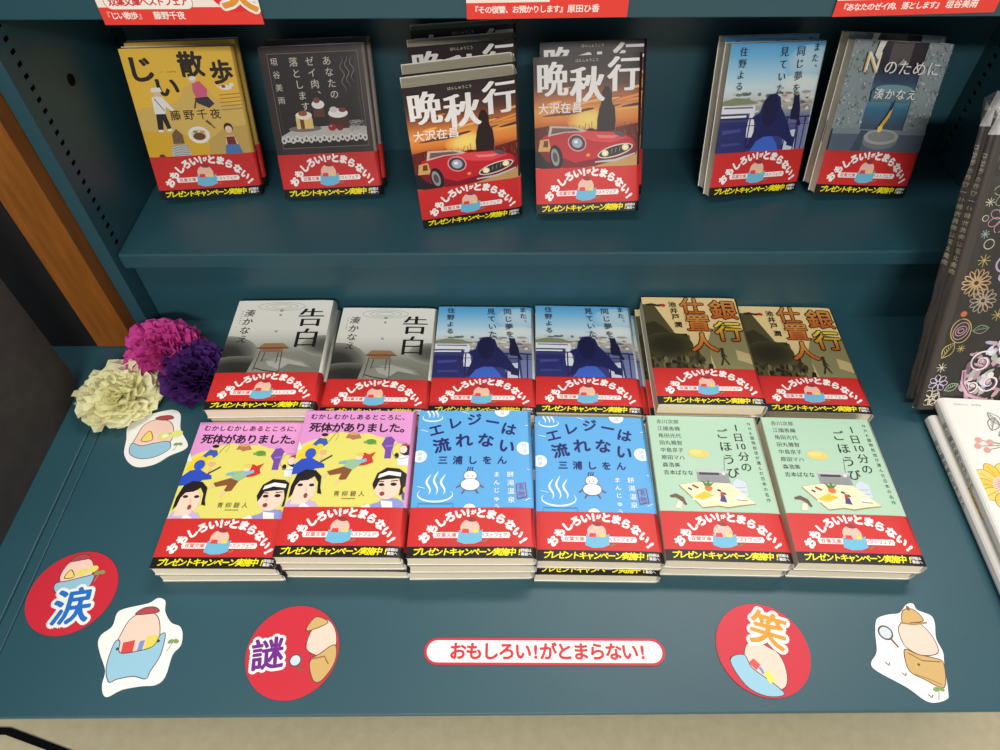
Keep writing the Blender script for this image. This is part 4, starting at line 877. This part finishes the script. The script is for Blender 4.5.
def art_dark(w, h):
    c = Canvas(); c.rect(0, 0, w, h, (70, 64, 57)); CRE, PNK, GRN, YEL, LIL = (226, 214, 190), (226, 178, 186), (180, 196, 160), (226, 206, 120), (214, 196, 220)  # black ground ink lightened, the film's grey reflections are in this colour
    flower_lines(c, 30, 214, 17, 8, GRN); flower_lines(c, 28, 190, 13, 7, PNK); leaf_lines(c, 12, 232, 26, 60, CRE); leaf_lines(c, 34, 236, 20, 110, GRN); spark(c, 12, 204, 4, CRE); spark(c, 16, 176, 4, (180, 210, 200)); c.ring(12, 190, 2.6, 2.6, .6, CRE); c.ring(22, 167, 4.4, 4.4, .9, CRE); spark(c, 22, 152, 6, YEL)
    c.line([(34, 163), (42, 162), (52, 150), (60, 158), (66, 164)], 2.2, YEL)
    for x, y, r, a in ((42, 148, 9, 90), (52, 140, 7, 200), (60, 146, 8, 20), (44, 136, 6, 300)): spiral(c, x, y, r, LIL, a, 1.8)
    flower_lines(c, 21, 131, 13, 14, (226, 190, 140), .9); flower_lines(c, 32, 114, 12, 12, (206, 184, 160), .9); c.ellipse(18, 101, 3, 2.8, (232, 130, 90)); spark(c, 50, 100, 6, YEL)
    for r in (11, 8, 5, 2.5): c.ring(20, 84, r * 1.1, r * .85, .9, YEL if r > 8 else PNK, r * 9)
    leaf_lines(c, 31, 84, 15, 12, GRN); leaf_lines(c, 9, 56, 18, 62, YEL); spark(c, 25, 66, 4, YEL); spark(c, 12, 46, 5, CRE)
    # pastel swirling bouquet
    for i in range(120):
        a = rnd.uniform(0, 2 * PI); rr = 34 * math.sqrt(rnd.random()); x, y = 70 + rr * 1.3 * math.cos(a), 42 + rr * math.sin(a)
        if x < 36: continue
        c.ellipse(x, y, rnd.uniform(2.5, 6), rnd.uniform(1.5, 3.5), rnd.choice([(226, 216, 212), (206, 170, 190), (196, 210, 190), (226, 190, 196), (150, 120, 140), (210, 206, 226), (96, 76, 84)]), rnd.uniform(0, 180), 12)
    for x, y, r, a in ((48, 52, 12, 60), (62, 30, 10, 200), (80, 52, 14, 10), (46, 26, 9, 120), (66, 66, 8, 300)): spiral(c, x, y, r, (236, 226, 222), a, 1.6); spiral(c, x, y, r * .7, (120, 84, 110), a + 40, .8)
    c.line([(34, 44), (36, 30), (44, 18), (58, 12), (74, 8)], 4.4, (214, 176, 186)); c.line([(34, 42), (37, 29), (45, 19), (60, 14)], 1.2, (136, 90, 116))
    flower_lines(c, 12, 30, 9, 7, LIL); flower_lines(c, 9, 14, 9, 6, CRE); leaf_lines(c, 20, 22, 14, 30, GRN); leaf_lines(c, 8, 6, 16, 60, CRE)
    for _ in range(40): flower_lines(c, rnd.uniform(90, w - 8), rnd.uniform(8, h - 8), rnd.uniform(6, 13), rnd.choice((6, 8, 10)), rnd.choice((CRE, PNK, GRN, YEL, LIL)))
    return c
def art_white(w, h):
    c = Canvas(); c.rect(0, 0, w, h, (240, 234, 226))
    c.text('COSMIC', 13.4, h - 7.6, 3.2, (96, 90, 86), 2.35); c.text('BOOK', 30.4, h - 7.6, 3.2, (96, 90, 86), 2.5)
    yl, yd = (236, 200, 84), (150, 110, 50); fx, fy = 25, h - 100
    for k in range(11):
        a = 360 * k / 11 + 12; x, y = fx + 17 * math.cos(rad(a)), fy + 17 * math.sin(rad(a)); ca, sa = math.cos(rad(a)), math.sin(rad(a))
        p = smooth_loop([(x + u * ca - v * sa, y + u * sa + v * ca) for u, v in ((-10, 0), (-4, 5.4), (4, 5.4), (8.5, 0), (4, -5.4), (-4, -5.4))], 4); c.poly(p, yl if k % 2 else (240, 212, 110)); c.line(p, .5, yd, closed=True); c.line([(x - 8 * ca, y - 8 * sa), (x + 5 * ca, y + 5 * sa)], .4, yd)
    c.ellipse(fx, fy, 10.5, 10.5, (240, 222, 206))
    for k in range(26): a = rad(360 * k / 26); c.line([(fx + 4 * math.cos(a), fy + 4 * math.sin(a)), (fx + 10 * math.cos(a), fy + 10 * math.sin(a))], .6, (196, 120, 110))
    for x, y in ((20, 50), (17, 57), (24, 61), (30, 52)): c.line([(x, h - y), (48, h - 54)], .5, (120, 110, 90)); c.ellipse(x, h - y, 3.6, 2.8, (222, 164, 150), 40)
    for x, y, a in ((37, 38, 60), (41, 44, 20), (50, 32, 120)): leaf_lines(c, x, h - y, 18, a, (120, 124, 120))
    for _ in range(16): flower_lines(c, rnd.uniform(100, w - 12), rnd.uniform(12, h - 20), rnd.uniform(8, 15), 8, rnd.choice(((206, 150, 140), (150, 160, 140), (220, 180, 90))))
    return c
def art_book(name, w, h, t, art, cov, spine_ink, spine_text, ink):
    root = empty(name); wm, hm = w * MM, h * MM
    bm = bmesh.new(); r = t * .42
    pr = [(wm, 0), (r, 0)] + [(r - r * math.sin(PI / 2 * k / 4), r - r * math.cos(PI / 2 * k / 4)) for k in range(1, 5)] + [(r - r * math.cos(PI / 2 * k / 4), t - r + r * math.sin(PI / 2 * k / 4)) for k in range(1, 5)] + [(wm, t), (wm, t - .0005), (r, t - .0005), (.0006, t - r), (.0006, r), (r, .0005), (wm, .0005)]
    A = [bm.verts.new((p[0], 0, p[1])) for p in pr]; B = [bm.verts.new((p[0], hm, p[1])) for p in pr]; n = len(pr)
    for i in range(n): bm.faces.new((A[i], A[(i + 1) % n], B[(i + 1) % n], B[i]))
    bm.faces.new(A[::-1]); bm.faces.new(B); bmesh.ops.recalc_face_normals(bm, faces=bm.faces[:]); paint(bm, bm.faces, cov)
    merge(bm, lay_print(art, 0, 0, lambda q: t, (), (t * 420, 0, w, h), .02, .008))
    sp = Canvas(); k = t * 1000
    s1 = min(k * .6, 6.0); sp.column(spine_text, k / 2, h - 30, s1, ink, s1 * 1.25, bold=.01)
    b2 = lay_print(sp, 0, 0, None, (), None, .02, .01)
    for v in b2.verts: x_, y_, z_ = v.co; v.co = Vector((-z_ - .00012, y_, x_))
    for f in b2.faces: f.normal_flip()
    merge(bm, b2); obj('cover', bm, M_PRINT, root)
    bm = bmesh.new(); add_box(bm, r, wm - .001, .0008, hm - .0008, .0006, t - .0006); obj('page_block', bm, M_PAGES, root)
    return root
PW = 250
dark = art_book('colouring_book', PW, 272, .0085, art_dark(PW, 272), (66, 58, 52), (40, 36, 34), 'スクラッチアート幸せを呼ぶ花と動物', (214, 200, 160))
def wrap_film(root, w, h, t, seed):
    r2 = random.Random(seed); bm = bmesh.new(); nx, ny = 14, 16; g = {}
    for side in (0, 1):
        for i in range(nx + 1):
            for j in range(ny + 1):
                u, v = i / nx, j / ny; e = min(u, 1 - u, v, 1 - v)
                pad = .0035; z = (t + .0016 if side == 0 else -.0016) + r2.uniform(-.0006, .0006)
                if e == 0: z = t / 2 + (.001 if side == 0 else -.001)
                ox = r2.uniform(-.0016, .0016) if e == 0 else 0
                g[side, i, j] = bm.verts.new((-pad + (w + 2 * pad) * u + ox, -pad * .6 + (h + 2.6 * pad) * v + ox, z))
        for i in range(nx):
            for j in range(ny):
                q = (g[side, i, j], g[side, i + 1, j], g[side, i + 1, j + 1], g[side, i, j + 1]); bm.faces.new(q if side == 0 else q[::-1])
    # gathered corner at the top of the spine
    v0 = [bm.verts.new((-.006 + .007 * k + r2.uniform(-.002, .002), h + .010 + .006 * (k % 2), t * .6 + .004 * (k % 3))) for k in range(5)]; v1 = [bm.verts.new((-.008 + .008 * k, h - .012, t + .0018 + .003 * (k % 2))) for k in range(5)]
    for k in range(4): bm.faces.new((v1[k], v1[k + 1], v0[k + 1], v0[k]))
    return obj('plastic_wrap', bm, M_FILM, root)
wrap_film(dark, PW * MM, .272, .0085, 3)
def lean_back(x, y, z, yaw, lean, tilt): return Matrix.Translation((x, y, Z0 + z)) @ Matrix.Rotation(rad(yaw), 4, 'Z') @ Matrix.Rotation(PI / 2 - rad(lean), 4, 'X') @ Matrix.Rotation(rad(tilt), 4, 'Z')
DL = 25.0
def dark_at(o, k, label, dx=0, dy=0.0):
    o.matrix_basis = lean_back(.4165, .4260, .0045, 0, DL, 0) @ Matrix.Translation((dx, (1 - k) * .0120 * math.tan(rad(DL)) + .002 + dy, k * .0120))
    tag(o, label, 'book', 'plastic wrapped dark colouring books')
d2 = copy_tree(dark)
dark_at(d2, 0, 'plastic wrapped dark colouring book leaning behind its twin, only its spine showing')
dark_at(dark, 1, 'plastic wrapped dark colouring book with floral line art leaning in front', .001)
white = art_book('colouring_book', 240, 240, .0135, art_white(240, 240), (236, 230, 222), (226, 220, 212), '花と猫のぬりえブック', (96, 90, 86))
w2 = copy_tree(white)
w2.matrix_basis = flat(.4138 + .010, .3985 - .240, .0006, -3.2) ; w2.location = (.4140, .1625, Z0 + .0006)
tag(w2, 'lower white colouring book lying under the yellow flower one', 'book', 'white colouring books on the deck')
white.matrix_basis = flat(.4170, .1735, .0150, -4.0)
tag(white, 'white colouring book with a yellow flower on top of its pair', 'book', 'white colouring books on the deck')

# ------------------------------------------------------------------ light and camera
w = bpy.data.worlds.new('shop'); scene.world = w; w.use_nodes = True
bg = w.node_tree.nodes['Background']; bg.inputs[0].default_value = (0.92, 0.97, 1.0, 1); bg.inputs[1].default_value = 0.27
def lamp(name, loc, sx, sy, power, col, rz=0):
    l = bpy.data.lights.new(name, 'AREA'); l.shape = 'RECTANGLE'; l.size = sx; l.size_y = sy; l.energy = power; l.color = col
    o = bpy.data.objects.new(name, l); COL.objects.link(o); o.location = loc; o.rotation_euler = (0, 0, rad(rz)); return o
lamp('ceiling_lamp', (.75, 1.05, 2.55), 1.2, .30, 20, (1.0, .96, .90))
lamp('ceiling_lamp', (-.55, -.25, 2.55), 1.2, .30, 13, (1.0, .97, .92))
lamp('ceiling_lamp', (.2, -2.3, 2.55), 1.2, .30, 92, (1.0, .97, .92))
cam = bpy.data.cameras.new('camera'); co = bpy.data.objects.new('camera', cam); COL.objects.link(co)
cam.sensor_fit = 'HORIZONTAL'; cam.sensor_width = 36; cam.lens = 36 * 0.6823; cam.clip_start = .01
th, roll, psi = rad(50.015), rad(-.117), rad(-.2687)
co.matrix_world = Matrix.Translation((0, 0, Z0 + .55897)) @ Matrix.Rotation(psi, 4, 'Z') @ Matrix.Rotation(PI / 2 - th, 4, 'X') @ Matrix.Rotation(roll, 4, 'Z')
scene.camera = co
scene.view_settings.view_transform = 'Standard'; scene.view_settings.look = 'None'; scene.view_settings.gamma = 1.0
scene.view_settings.use_curve_mapping = False; scene.view_settings.exposure = 0.27
